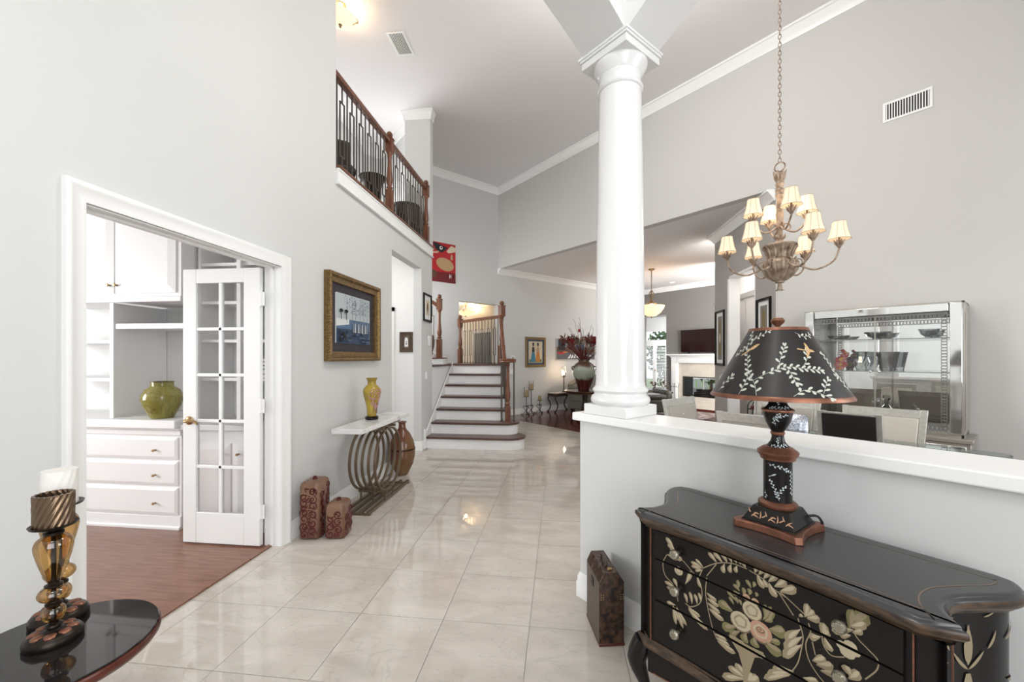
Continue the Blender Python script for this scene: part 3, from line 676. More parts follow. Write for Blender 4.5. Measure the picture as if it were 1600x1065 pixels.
# ================================================================== LEFT WALL
def frame_mb(w, h, b, d0, d1, z0=0):      # mitred frame, outer w x h, border b, outer depth d0, inner depth d1
    mb = MB(); prof = [(0,0),(0,d0*.8),(b*.15,d0),(b*.35,d0),(b*.5,d0*.7),(b*.85,d1),(b,d1),(b,0)]
    cs = [(-w/2,0,1,1),(w/2,0,-1,1),(w/2,h,-1,-1),(-w/2,h,1,-1)]; m = len(prof); vs_ = []; fs = []
    for (x,z,dx,dz) in cs:
        for o_, p in prof: vs_.append((x+dx*o_, -p, z+dz*o_))
    for i in range(4):
        j = (i+1) % 4
        for k in range(m-1): fs.append((i*m+k,i*m+k+1,j*m+k+1,j*m+k))
    return mb.add(vs_, fs)
def picture(name, label, cat, loc, rz, w, h, b, fm, d0=.03, d1=.018, mats=(), shapes=()):
    o = thing(name, label, cat, loc, rz)
    if b: frame_mb(w, h, b, d0, d1).build('frame', fm, o, ang=25)
    lay = .004
    x0, z0 = -w/2+b, b
    iw, ih = w-2*b, h-2*b
    for nm_, m_, inset in mats:
        MB().box(x0+inset*iw, x0+iw-inset*iw, -lay-.003, -.001, z0+inset*iw, z0+ih-inset*iw).build(nm_, m_, o, False); lay += .002
    mb_by = {}
    ll = lay+.002
    for poly, m_ in shapes:
        mb_by.setdefault(m_.name, (m_, MB()))[1]
        P = [(x0+u*iw, z0+v*ih) for u, v in poly]; ll += .00008
        k = mb_by[m_.name][1]; n = len(P); k.add([(x,-ll,z) for x,z in P], [tuple(range(n))])
    for m_, k in mb_by.values():
        if len(shapes) > 30: k.build('print', m_, o, False, recalc=False)['kind'] = 'stuff'
        else:
            for f in k.f: MB().add([k.v[i] for i in f], [tuple(range(len(f)))]).build('print', m_, o, False, recalc=False)
    return o
def ell(cx, cy, rx, ry, n=14, a=0): return [(cx+rx*cos(2*pi*k/n)*cos(a)-ry*sin(2*pi*k/n)*sin(a), cy+rx*cos(2*pi*k/n)*sin(a)+ry*sin(2*pi*k/n)*cos(a)) for k in range(n)]
def rect(a, b, c, d): return [(a,c),(b,c),(b,d),(a,d)]
def flat(name, c): return mat(name, c, .6)
pk = {k: flat('print_'+k, v) for k, v in dict(sky=(.42,.46,.48), navy=(.035,.06,.11), blue=(.09,.15,.24), black=(.01,.01,.012), grey=(.22,.25,.28), pale=(.62,.64,.63), red=(.40,.012,.018), darkred=(.13,.008,.01), sand=(.42,.27,.14), peach=(.55,.36,.24), cream=(.60,.52,.38), orange=(.50,.19,.04), teal=(.05,.20,.30), green=(.08,.17,.06), brown=(.10,.05,.025), white=(.75,.75,.74), olive=(.20,.16,.06), street=(.10,.10,.11)).items()}
random.seed(3)
shp = [(rect(.0,1,.0,.30),pk['navy']),(rect(0,1,.30,.50),pk['blue']),([(0,.34),(.35,.40),(.35,.52),(0,.5)],pk['pale']),(rect(.0,1,.5,1),pk['sky'])]
for k in range(6):
    x = .30+.12*k+random.uniform(-.02,.02); shp.append(([(x-.006,.42),(x+.006,.42),(x+.004,.95),(x-.004,.95)],pk['grey']))
    for q in range(26): shp.append((ell(x+random.uniform(-.09,.09), random.uniform(.62,.97), .010,.009,6),pk['navy' if q%3 else 'grey']))
for x in (.10,.24): shp += [(rect(x-.008,x+.008,.48,.62),pk['black']),(ell(x,.655,.05,.035),pk['black'])]
for k in range(9): x = .42+.055*k; shp.append(([(x,.24),(x+.035,.24),(x+.025,.44),(x+.008,.42)],pk['pale' if k%2 else 'grey']))
for k in range(24): shp.append((ell(random.uniform(.02,.98),random.uniform(.02,.24),.05,.012,8),pk['blue' if k%2 else 'black']))
for k in range(10): shp.append((ell(random.uniform(.0,.35),random.uniform(.05,.24),.03,.03,8),pk['black']))
wp = picture('framed_picture', 'large gold-framed blue winter park print above the console table', 'picture', (-2.029,3.79,1.352), pi/2, 1.0, .795, .085, M['gold'], .06, .03, [('mat', flat('dark_mat',(.035,.03,.035)), 0),('liner', pk['white'], .10),('picture_base', pk['sky'], .108)], [([(.11+u*.78, .125+v*.75) for u,v in p], m) for p, m in shp])
rp = MB()   # rope beading on frame
for (ax, az, bx, bz) in ((-.5,0,.5,0),(-.5,.795,.5,.795),(-.5,0,-.5,.795),(.5,0,.5,.795)):
    n = int(hypot(bx-ax,bz-az)/.024)
    for k in range(n): 
        u = (k+.5)/n; rp.ball((ax+(bx-ax)*u,-.048,az+(bz-az)*u+ (.008 if az==bz==0 else -.008 if az==bz else 0)), .012, (1,1,1), 6, 4)
rp.build('beading', M['gold'], wp)
picture('framed_picture', 'small black-framed print with pale mat on the wall by the stairs', 'picture', (-2.029,6.04,1.93), pi/2, .36, .43, .035, M['black'], .025, .015, [('mat', pk['white'],0),('picture_base', pk['cream'], .22)], [(ell(.5,.5,.12,.22),pk['brown']),(rect(.42,.58,.3,.4),pk['grey'])])
picture('framed_picture', 'tiny brown-framed plaque with white arch in the passage', 'picture', (-2.26,5.789,1.462), 0, .20,.30,.06, M['brownframe'] if 'brownframe' in M else wood('carved_brown_frame',(.09,.055,.03),(.05,.03,.018),.5,(8,8,8),6), .022,.014, [('mat', flat('brown_mat',(.16,.12,.09)),0)], [([(.18,.12),(.82,.12),(.82,.6)]+[(.5+.32*cos(pi*k/8),.6+.28*sin(pi*k/8)) for k in range(9)]+[(.18,.6)],pk['white']),(ell(.5,.52,.10,.07),pk['grey']),(rect(.4,.6,.28,.42),pk['black'])])
# thermostat and switches
for nm_, lb, ct_, y, z, w, h in (('thermostat','white thermostat on the wall below the small black-framed print','thermostat',6.13,1.56,.10,.16),('light_switch','white wall switch plate beside the foot of the stairs','switch',5.99,1.05,.075,.115)):
    o = thing(nm_, lb, ct_, (-2.029,y,z), pi/2); MB().box(-w/2,w/2,-.012,0,0,h).build('plate', M['trim'], o, bev=.003); MB().box(-w*.25,w*.25,-.018,-.012,h*.35,h*.65).build('button', M['whitewall'], o)
# ---- console table with marble top and ring frame
cx, cy = -1.76, 3.72
con = thing('console_table', 'marble-topped console table on a frame of bronze metal rings', 'table', (cx,cy,0))
MB().prism([(-.135,-.54),(.135,-.54),(.135,.53),(-.135,.53)], .745, .787).build('marble_top', M['white_marble'], con, False, bev=.004)
for i, xx in enumerate((-.125,-.065,-.005,.055,.115)):
    MB().tube([(xx, .03+.295*cos(2*pi*k/56), .412+.295*sin(2*pi*k/56)) for k in range(56)], .0125, 4, True, flat=(1.25,.85)).build('ring', M['bronze'], con)
for y in (-.10,.16): MB().box(-.13,.13,y-.011,y+.011,.70,.722).build('top_rail', M['bronze'], con, False)
for x in (-.09,.09): MB().box(x-.010,x+.010,-.30,.36,.722,.745).build('spacer', M['bronze'], con, False)
for y in (-.06,.12): MB().box(-.14,.14,y-.009,y+.009,.104,.122).build('ring_rail', M['bronze'], con, False)
for y in (-.06,.12):
    for x in (-.12,0,.12): MB().box(x-.007,x+.007,y-.007,y+.007,.03,.108).build('post', M['bronze'], con, False)
for x in (-.13,-.055,.02,.095): MB().box(x-.014,x+.014,-.36,.58,.012,.032).build('base_slat', M['bronze'], con, False)
for y in (-.345,.565): MB().box(-.15,.115,y-.015,y+.015,.0,.013).build('base_bar', M['bronze'], con, False)
# yellow vase
M['yellow'] = mat('yellow_porcelain', (.42,.31,.045), .12, col2=(.27,.18,.03), nscale=9)
yv = thing('vase', 'tall yellow porcelain vase with blossoms on the marble console', 'vase', (-1.80,3.72,.787))
MB().lathe([(.001,0),(.055,0),(.062,.008),(.058,.018),(.066,.024),(.05,.034),(.001,.034)],24).build('wooden_stand', M['black'], yv)
vp = [(.04,.034),(.043,.04),(.046,.10),(.058,.16),(.074,.22),(.082,.265),(.078,.295),(.062,.318),(.044,.332),(.038,.35),(.040,.375),(.052,.396),(.056,.401),(.05,.401),(.036,.375)]
MB().lathe(vp,32).build('body', M['yellow'], yv)
def rad_at(pr, z):
    for (r0,z0),(r1,z1) in zip(pr, pr[1:]):
        if z0 <= z <= z1 and z1 > z0: return r0+(r1-r0)*(z-z0)/(z1-z0)
    return pr[0][0]
br = MB(); bl = MB(); random.seed(5)
for st in range(5):
    a = -.9+st*.5-.1; pts = [(a+.25*sin(k*.8+st), .06+.027*k) for k in range(9)]
    br.tube([((rad_at(vp,z)+.001)*cos(t), (rad_at(vp,z)+.001)*sin(t), z) for t, z in pts], .0022, 5)
    for t, z in pts[2:]:
        for q in range(3):
            tt = t+random.uniform(-.28,.28); zz = z+random.uniform(-.015,.015); r = rad_at(vp,zz); bl.ball((r*cos(tt),r*sin(tt),zz), .0075, (1,1,1), 6, 4)
br.build('painted_branches', mat('branch_brown',(.10,.055,.03),.4), yv); bl.build('painted_blossoms', mat('blossom_pink',(.42,.22,.22),.4), yv)
# floor vase brown behind the table
fv = thing('floor_vase', 'brown glazed bottle vase standing on the floor behind the console table', 'vase', (-1.85,4.60,0))
M['brownglaze'] = mat('brown_glaze_fade', (.12,.035,.02), .15, col2=(.16,.10,.04), nscale=2.5)
MB().lathe([(r_*.92,z_*.77) for r_,z_ in [(.001,0),(.065,0),(.075,.01),(.095,.06),(.145,.18),(.165,.30),(.165,.40),(.145,.52),(.10,.63),(.058,.69),(.044,.72),(.042,.79),(.055,.80),(.055,.815),(.036,.815),(.036,.74),(.001,.73)]],36).build('body', M['brownglaze'], fv)
MB().lathe([(.152,.300),(.1545,.304),(.1545,.312),(.152,.316)],36, cap=False).build('band', M['darkmetal'], fv)
# two canisters
M['canister'] = mat('canister_gold_red', (.21,.125,.075), .32, col2=(.115,.045,.03), nscale=4)
M['scroll'] = mat('scroll_dark_red', (.075,.008,.009), .35)
def rrect(w, d, r, n=5):
    out = []
    for cx_, cy_, a0 in ((w-r,d-r,0),(-w+r,d-r,pi/2),(-w+r,-d+r,pi),(w-r,-d+r,1.5*pi)):
        out += [(cx_+r*cos(a0+pi/2*k/n), cy_+r*sin(a0+pi/2*k/n)) for k in range(n+1)]
    return out
def canister(label, x, y, w, d, h, rz):
    o = thing('canister', label, 'canister', (x,y,0), rz, 'pair of decorated canisters by the left wall')
    p = rrect(w,d,.035)
    ins = lambda e: [(a*(1-e/w), b*(1-e/d)) for a, b in p]
    mb = MB(); rings = [(0,.012),(.01,0),(h-.04,0),(h-.015,.008),(h-.003,.022),(h,.045)]; n = len(p); vs_ = []; fs = []
    for z, e in rings: vs_ += [(a,b,z) for a,b in ins(e)]
    for j in range(len(rings)-1):
        for k in range(n): fs.append((j*n+k,j*n+(k+1)%n,(j+1)*n+(k+1)%n,(j+1)*n+k))
    fs += [tuple(range(n-1,-1,-1)), tuple((len(rings)-1)*n+k for k in range(n))]
    mb.add(vs_, fs).build('body', M['canister'], o, ang=50)
    MB().lathe([(.001,h-.001),(.02,h-.001),(.02,h+.004),(.012,h+.010),(.014,h+.02),(.001,h+.024)],14).build('knob', M['scroll'], o)
    sc = MB(); random.seed(int(h*1000))
    def spiral(cx_, cz, r, sgn, a0, face):
        pts = []
        for k in range(26):
            a = a0+sgn*k*.36; rr = r*(1-k/30); pts.append((cx_+rr*cos(a), cz+rr*sin(a)))
        rad = [.0016+.0048*sin(pi*min(1,(k+2)/26)) for k in range(26)]
        if face == 'f': sc.tube([(u,-d-.0005,v) for u,v in pts if abs(u) < w-.012 and .01 < v < h-.03], rad[:len([1 for u,v in pts if abs(u) < w-.012 and .01 < v < h-.03])] or [.003], 5, flat=(1,.25) )
        else: sc.tube([(w+.0005,u,v) for u,v in pts if abs(u) < d-.012 and .01 < v < h-.03], rad[:len([1 for u,v in pts if abs(u) < d-.012 and .01 < v < h-.03])] or [.003], 5)
    def leaf(cx_, cz, L, a, face):
        P = [(0,0),(L*.3,L*.22),(L*.7,L*.16),(L,0),(L*.65,-L*.06),(L*.3,-L*.10)]
        P = [(cx_+u*cos(a)-v*sin(a), cz+u*sin(a)+v*cos(a)) for u,v in P]
        lim = w if face == 'f' else d
        if all(abs(u) < lim-.006 and .008 < v < h-.03 for u,v in P):
            sc.add([(u,-d-.0012,v) if face == 'f' else (w+.0012,u,v) for u,v in P], [tuple(range(6))])
    for face, lim in (('f',w),('s',d)):
        z = .05; k = 0
        while z < h-.05:
            for sx in (-1,1): spiral(sx*lim*.42, z+random.uniform(-.01,.01)+.02*sx, .034, sx*(1 if k%2 else -1), random.uniform(0,6), face)
            for q in range(9): leaf(random.uniform(-lim,lim)*.8, z+random.uniform(-.03,.03), random.uniform(.02,.045), random.uniform(0,6.28), face)
            z += .06; k += 1
    sc.build('scrollwork', M['scroll'], o, recalc=False)
    return o
canister('taller red and gold scrollwork canister against the left wall', -1.905, 2.97, .078, .105, .435, .12)
canister('shorter red and gold scrollwork canister beside the taller one', -1.715, 2.985, .075, .09, .272, .12)
# ================================================================== COMMODE against the half wall
cm = thing('chest_of_drawers', 'black lacquered chest of drawers painted with flowers against the half wall', 'chest', (*xy(.485,1.728),0), -R45-radians(3.2))
def half_to_full(h): return h + [(-x, y) for x, y in h[::-1]]
def sm(pts, n=8): return [(p.x, p.y) for p in bez([(x, y, 0) for x, y in pts], n)]
side_curve = sm([(.435,-.395),(.400,-.335),(.402,-.265),(.440,-.195),(.482,-.130),(.497,-.070),(.480,-.022),(.440,-.003)], 6)
def front_y(x):   # serpentine front of the top
    u = min(1, abs(x)/.368); return -.420-.020*u**3
front = [(x, front_y(x)) for x in [.368*k/10 for k in range(0,11)]]
def outline(e):
    """top outline shrunk by e (metres) all round"""
    pts = [(.0,-.418)]
    h = front[1:]+side_curve
    full_ = [(-x,y) for x,y in h[::-1]]+[(0,front_y(0))]+h
    n = len(full_); out = []
    for i in range(n):
        a, p, b = Vector(full_[i-1]), Vector(full_[i]), Vector(full_[(i+1)%n])
        d1 = (p-a).normalized() if (p-a).length > 1e-6 else Vector((1,0)); d2 = (b-p).normalized()
        nrm = Vector((-(d1.y+d2.y), d1.x+d2.x))
        if nrm.length < 1e-6: nrm = Vector((0,1))
        nrm.normalize(); k = max(.55, nrm.dot(Vector((-d1.y,d1.x)))); q = p+nrm*(e/k)
        out.append((q.x, min(q.y, -.001 if e < .001 else -.004)))
    return out
ZC = .805
rings = [(ZC-.052,.030),(ZC-.046,.018),(ZC-.040,.016),(ZC-.034,.006),(ZC-.024,.0),(ZC-.014,.001),(ZC-.010,.007),(ZC-.004,.008),(ZC,.013),(ZC,.022)]
mb = MB(); n = len(outline(0)); vs_ = []; fs = []
for z, e in rings: vs_ += [(x,y,z) for x,y in outline(e)]
for j in range(len(rings)-1):
    for k in range(n): fs.append((j*n+k,j*n+(k+1)%n,(j+1)*n+(k+1)%n,(j+1)*n+k))
fs += [tuple(range(n-1,-1,-1)), tuple((len(rings)-1)*n+k for k in range(n))]
M['topblack'] = mat('black_satin_top', (.034,.033,.034), .22, spec=.7, bump=.02, bscale=500)
mb.add(vs_, fs).build('top', M['topblack'], cm, ang=50)
# worn brown band under the top edge and the thin inlaid line
wb_ = MB(); vs_ = []
for z, e in ((ZC-.053,.028),(ZC-.047,.0165),(ZC-.041,.0145),(ZC-.0345,.0045),(ZC-.026,-.0012),(ZC-.015,-.0008),(ZC-.0125,.002)): vs_ += [(x,y,z) for x,y in outline(e)]
fs = [(j*n+k,j*n+(k+1)%n,(j+1)*n+(k+1)%n,(j+1)*n+k) for j in range(6) for k in range(n)]
M['wornbrown'] = mat('worn_brown_edge', (.085,.050,.028), .35, col2=(.022,.014,.010), nscale=26, stretch=(1,1,4))
wb_.add(vs_, fs).build('moulding', M['wornbrown'], cm, ang=50)
o1, o2 = outline(.050), outline(.0535)
MB().add([(x,y,ZC+.0005) for x,y in o1]+[(x,y,ZC+.0005) for x,y in o2], [(k,(k+1)%n,n+(k+1)%n,n+k) for k in range(n)]).build('inlay_line', mat('inlay_tan',(.16,.11,.075),.4), cm, False, recalc=False)
# body
ZB0 = .335
be = outline(.030)
MB().prism(be, ZB0, ZC-.05).build('body', M['black'], cm, ang=30)
def fy(x): return front_y(x)+.030
# bottom moulding
vs_ = []; rr = [(ZB0-.030,.020),(ZB0-.024,.008),(ZB0-.014,.006),(ZB0-.006,.014),(ZB0+.004,.028)]
for z, e in rr: vs_ += [(x,y,z) for x,y in outline(e)]
fs = [(j*n+k,j*n+(k+1)%n,(j+1)*n+(k+1)%n,(j+1)*n+k) for j in range(4) for k in range(n)]+[tuple(range(n-1,-1,-1))]
MB().add(vs_, fs).build('base_moulding', M['wornbrown'], cm, ang=50)
# drawers (three fronts that follow the serpentine)
xs = [-.335+.67*k/24 for k in range(25)]
DZ = [(.352,.494),(.500,.645),(.651,.752)]
drawers = []
for z0, z1 in DZ:
    mb = MB(); vs_ = []
    for x in xs: vs_ += [(x,fy(x)+.004,z0),(x,fy(x)-.008,z0),(x,fy(x)-.008,z1),(x,fy(x)+.004,z1)]
    fs = [(4*k+i,4*k+(i+1)%4,4*k+4+(i+1)%4,4*k+4+i) for k in range(24) for i in range(4)]+[(3,2,1,0),(96,97,98,99)]
    drawers.append(mb.add(vs_, fs).build('drawer', M['black'], cm, ang=30))
for (z0,z1), d in zip(DZ, drawers):
    for x in (-.245,.218):
        k = MB().lathe([(.001,-.034),(.010,-.034),(.016,-.028),(.017,-.022),(.008,-.014),(.006,0)],16,M=Matrix.Translation((x,fy(x)-.008,(z0+z1)/2)) @ Matrix.Rotation(-pi/2,4,'X'))
        for q in range(10): a = 2*pi*q/10; k.ball((x+.0105*cos(a),fy(x)-.008-.031,(z0+z1)/2+.0105*sin(a)), .0042, (1,1,1), 6, 4)
        k.build('knob', mat('antique_silver_knob',(.32,.29,.23),.3,.8) if 'akn' not in M else M['akn'], d); M['akn'] = bpy.data.materials['antique_silver_knob']
# corner posts: copper line edges
for sx in (-1,1):
    for (x,y) in ((sx*.352,fy(.352)-.004),(sx*.408,-.372)):
        MB().box(x-.0016,x+.0016,y-.002,y+.002,ZB0+.004,ZC-.05).build('corner_line', M['copper'], cm, False)
# apron and legs
ap = [(-.36,ZB0-.028)]+[(-.36+.72*k/30, ZB0-.028-.075-.045*cos(2*pi*(k/30-.5))*1.0+(.11*max(0,abs(k/15-1)-.55)**2)*(-1.0)) for k in range(31)]+[(.36,ZB0-.028)]
apz = lambda u: ZB0-.028-(.05+.05*(1-abs(2*u-1))**.7+ .09*max(0,abs(2*u-1)-.6))
mb = MB(); vs_ = []
for k in range(31):
    x = -.36+.72*k/30; y = front_y(x)+.02; zb = apz(k/30); vs_ += [(x,y,zb),(x,y+.018,zb),(x,y+.018,ZB0-.026),(x,y,ZB0-.026)]
mb.add(vs_, [(4*k+i,4*k+(i+1)%4,4*k+4+(i+1)%4,4*k+4+i) for k in range(30) for i in range(4)]+[(0,1,2,3),(123,122,121,120)]).build('apron', M['black'], cm, ang=40)
MB().tube([(-.34+.68*k/28,front_y(-.34+.68*k/28)+.0185,apz((k+.85)/30)+.004) for k in range(29)], .0022, 6).build('apron_line', M['copper'], cm)
for sx in (-1,1):     # side aprons
    mb = MB(); vs_ = []
    for k in range(13):
        y = -.36+.33*k/12; x = sx*(.405+.045*sin(pi*k/12)**.5*(k/12)); zb = ZB0-.028-.05-.03*sin(pi*k/12); vs_ += [(x,y,zb),(x-sx*.018,y,zb),(x-sx*.018,y,ZB0-.026),(x,y,ZB0-.026)]
    mb.add(vs_, [(4*k+i,4*k+(i+1)%4,4*k+4+(i+1)%4,4*k+4+i) for k in range(12) for i in range(4)]+[(0,1,2,3),(51,50,49,48)]).build('side_apron', M['black'], cm, ang=40)
for sx in (-1,1):
    for fr in (1,0):
        x, y = (sx*.392,-.392) if fr else (sx*.43,-.045); ox, oy = (sx*.707,-.707) if fr else (sx,0.0)
        prof = [(ZB0-.027,.004,.036),(ZB0-.06,.018,.038),(.24,.030,.036),(.20,.022,.030),(.15,.004,.022),(.09,-.012,.016),(.045,-.012,.014),(.02,-.002,.016),(.008,.012,.019),(0,.014,.017)]
        pts = [(x+ox*d, y+oy*d, z) for z, d, r in prof]; rad = [r for z, d, r in prof]
        P = bez(pts, 4); R = [rad[min(len(rad)-1, int(i/4))]*(1-(i%4)/4)+rad[min(len(rad)-1, int(i/4)+1)]*((i%4)/4) for i in range(len(P))]
        lg = MB().tube(P, R, 10).build('leg', M['black'], cm, ang=60)
        if fr: MB().tube([Vector(p)+Vector((ox,oy,0))*r*.93 for p, r in zip(P[2:], R[2:])], .0028, 5).build('leg_line', M['copper'], lg)
# ---- painted flowers: flat strokes lying on the drawer fronts
def stroke(L, w, bend=0, n=6):
    """comma-shaped brush stroke from (0,0) to (L,0)"""
    up_, lo = [], []
    for k in range(n+1):
        u = k/n; wv = w*(sin(pi*u**.55)**.8 if 0 < u < 1 else 0)*(.35+.65*u if u < .9 else 1); c = bend*L*u*u
        up_.append((L*u, c+wv/2)); lo.append((L*u, c-wv/2))
    return up_+lo[::-1][1:-1]
def place(poly, x, z, a, flip=1): return [(x+(u*cos(a)-v*flip*sin(a)), z+(u*sin(a)+v*flip*cos(a))) for u, v in poly]
PT = {'tan': mat('paint_tan',(.27,.215,.135),.42), 'olive': mat('paint_olive',(.16,.145,.06),.42), 'pale': mat('paint_cream',(.44,.375,.26),.42), 'pink': mat('paint_pink',(.42,.24,.16),.42), 'brown': mat('paint_brown',(.13,.09,.055),.42)}
LAY = {}
def paint(c, poly, lift=0):
    LAY.setdefault(c, []).append((poly, lift))
random.seed(11)
def plume(x, z, a, L, nleaf, leafL, c='tan', curl=.6, side=0):
    """a curved stem with rows of comma strokes"""
    px, pz = x, z; st = []
    for k in range(nleaf+1):
        aa = a+curl*k/nleaf; st.append((px,pz,aa)); px += L/nleaf*cos(aa); pz += L/nleaf*sin(aa)
    for i in range(len(st)-1):
        x0_, z0_, _ = st[i]; x1_, z1_, _ = st[i+1]; d = atan2(z1_-z0_, x1_-x0_); w = .0022
        paint(c, [(x0_+w*sin(d),z0_-w*cos(d)),(x1_+w*sin(d),z1_-w*cos(d)),(x1_-w*sin(d),z1_+w*cos(d)),(x0_-w*sin(d),z0_+w*cos(d))])
    for k, (sx_, sz_, sa) in enumerate(st):
        f = .55+.6*sin(pi*(k+1)/(nleaf+2))
        for s_ in ((1,-1) if side == 0 else (side,)):
            paint(c, place(stroke(leafL*f, leafL*f*.36, .18), sx_, sz_, sa+s_*.75, s_), .0002)
            paint('pale', place(stroke(leafL*f*.8, leafL*f*.12, .2), sx_+.001, sz_+.0015, sa+s_*.80, s_), .0004)
def rose(x, z, r, c='pink'):
    paint('olive', ell(x,z-r*.15,r*1.05,r*.95,14), .0002)
    paint(c, ell(x,z,r,r*.92,14), .0003)
    for q in range(6):
        a = q*1.05; paint('pale', place(stroke(r*.85,r*.32,.35), x+r*.55*cos(a), z+r*.5*sin(a), a+1.9), .0005)
    paint('brown', ell(x,z+r*.15,r*.34,r*.24,10), .0006); paint('pale', ell(x,z+r*.22,r*.26,r*.12,8), .0007)
def leafp(x, z, L, a, c='olive'):
    paint(c, place(stroke(L,L*.45,.0), x, z, a), .0002); paint('pale', place(stroke(L*.85,L*.07), x, z, a), .0004)
    for q in (.3,.5,.7):
        for s_ in (1,-1): paint('tan', place(stroke(L*.22,L*.06), x+L*q*cos(a), z+L*q*sin(a), a+s_*.7), .0004)
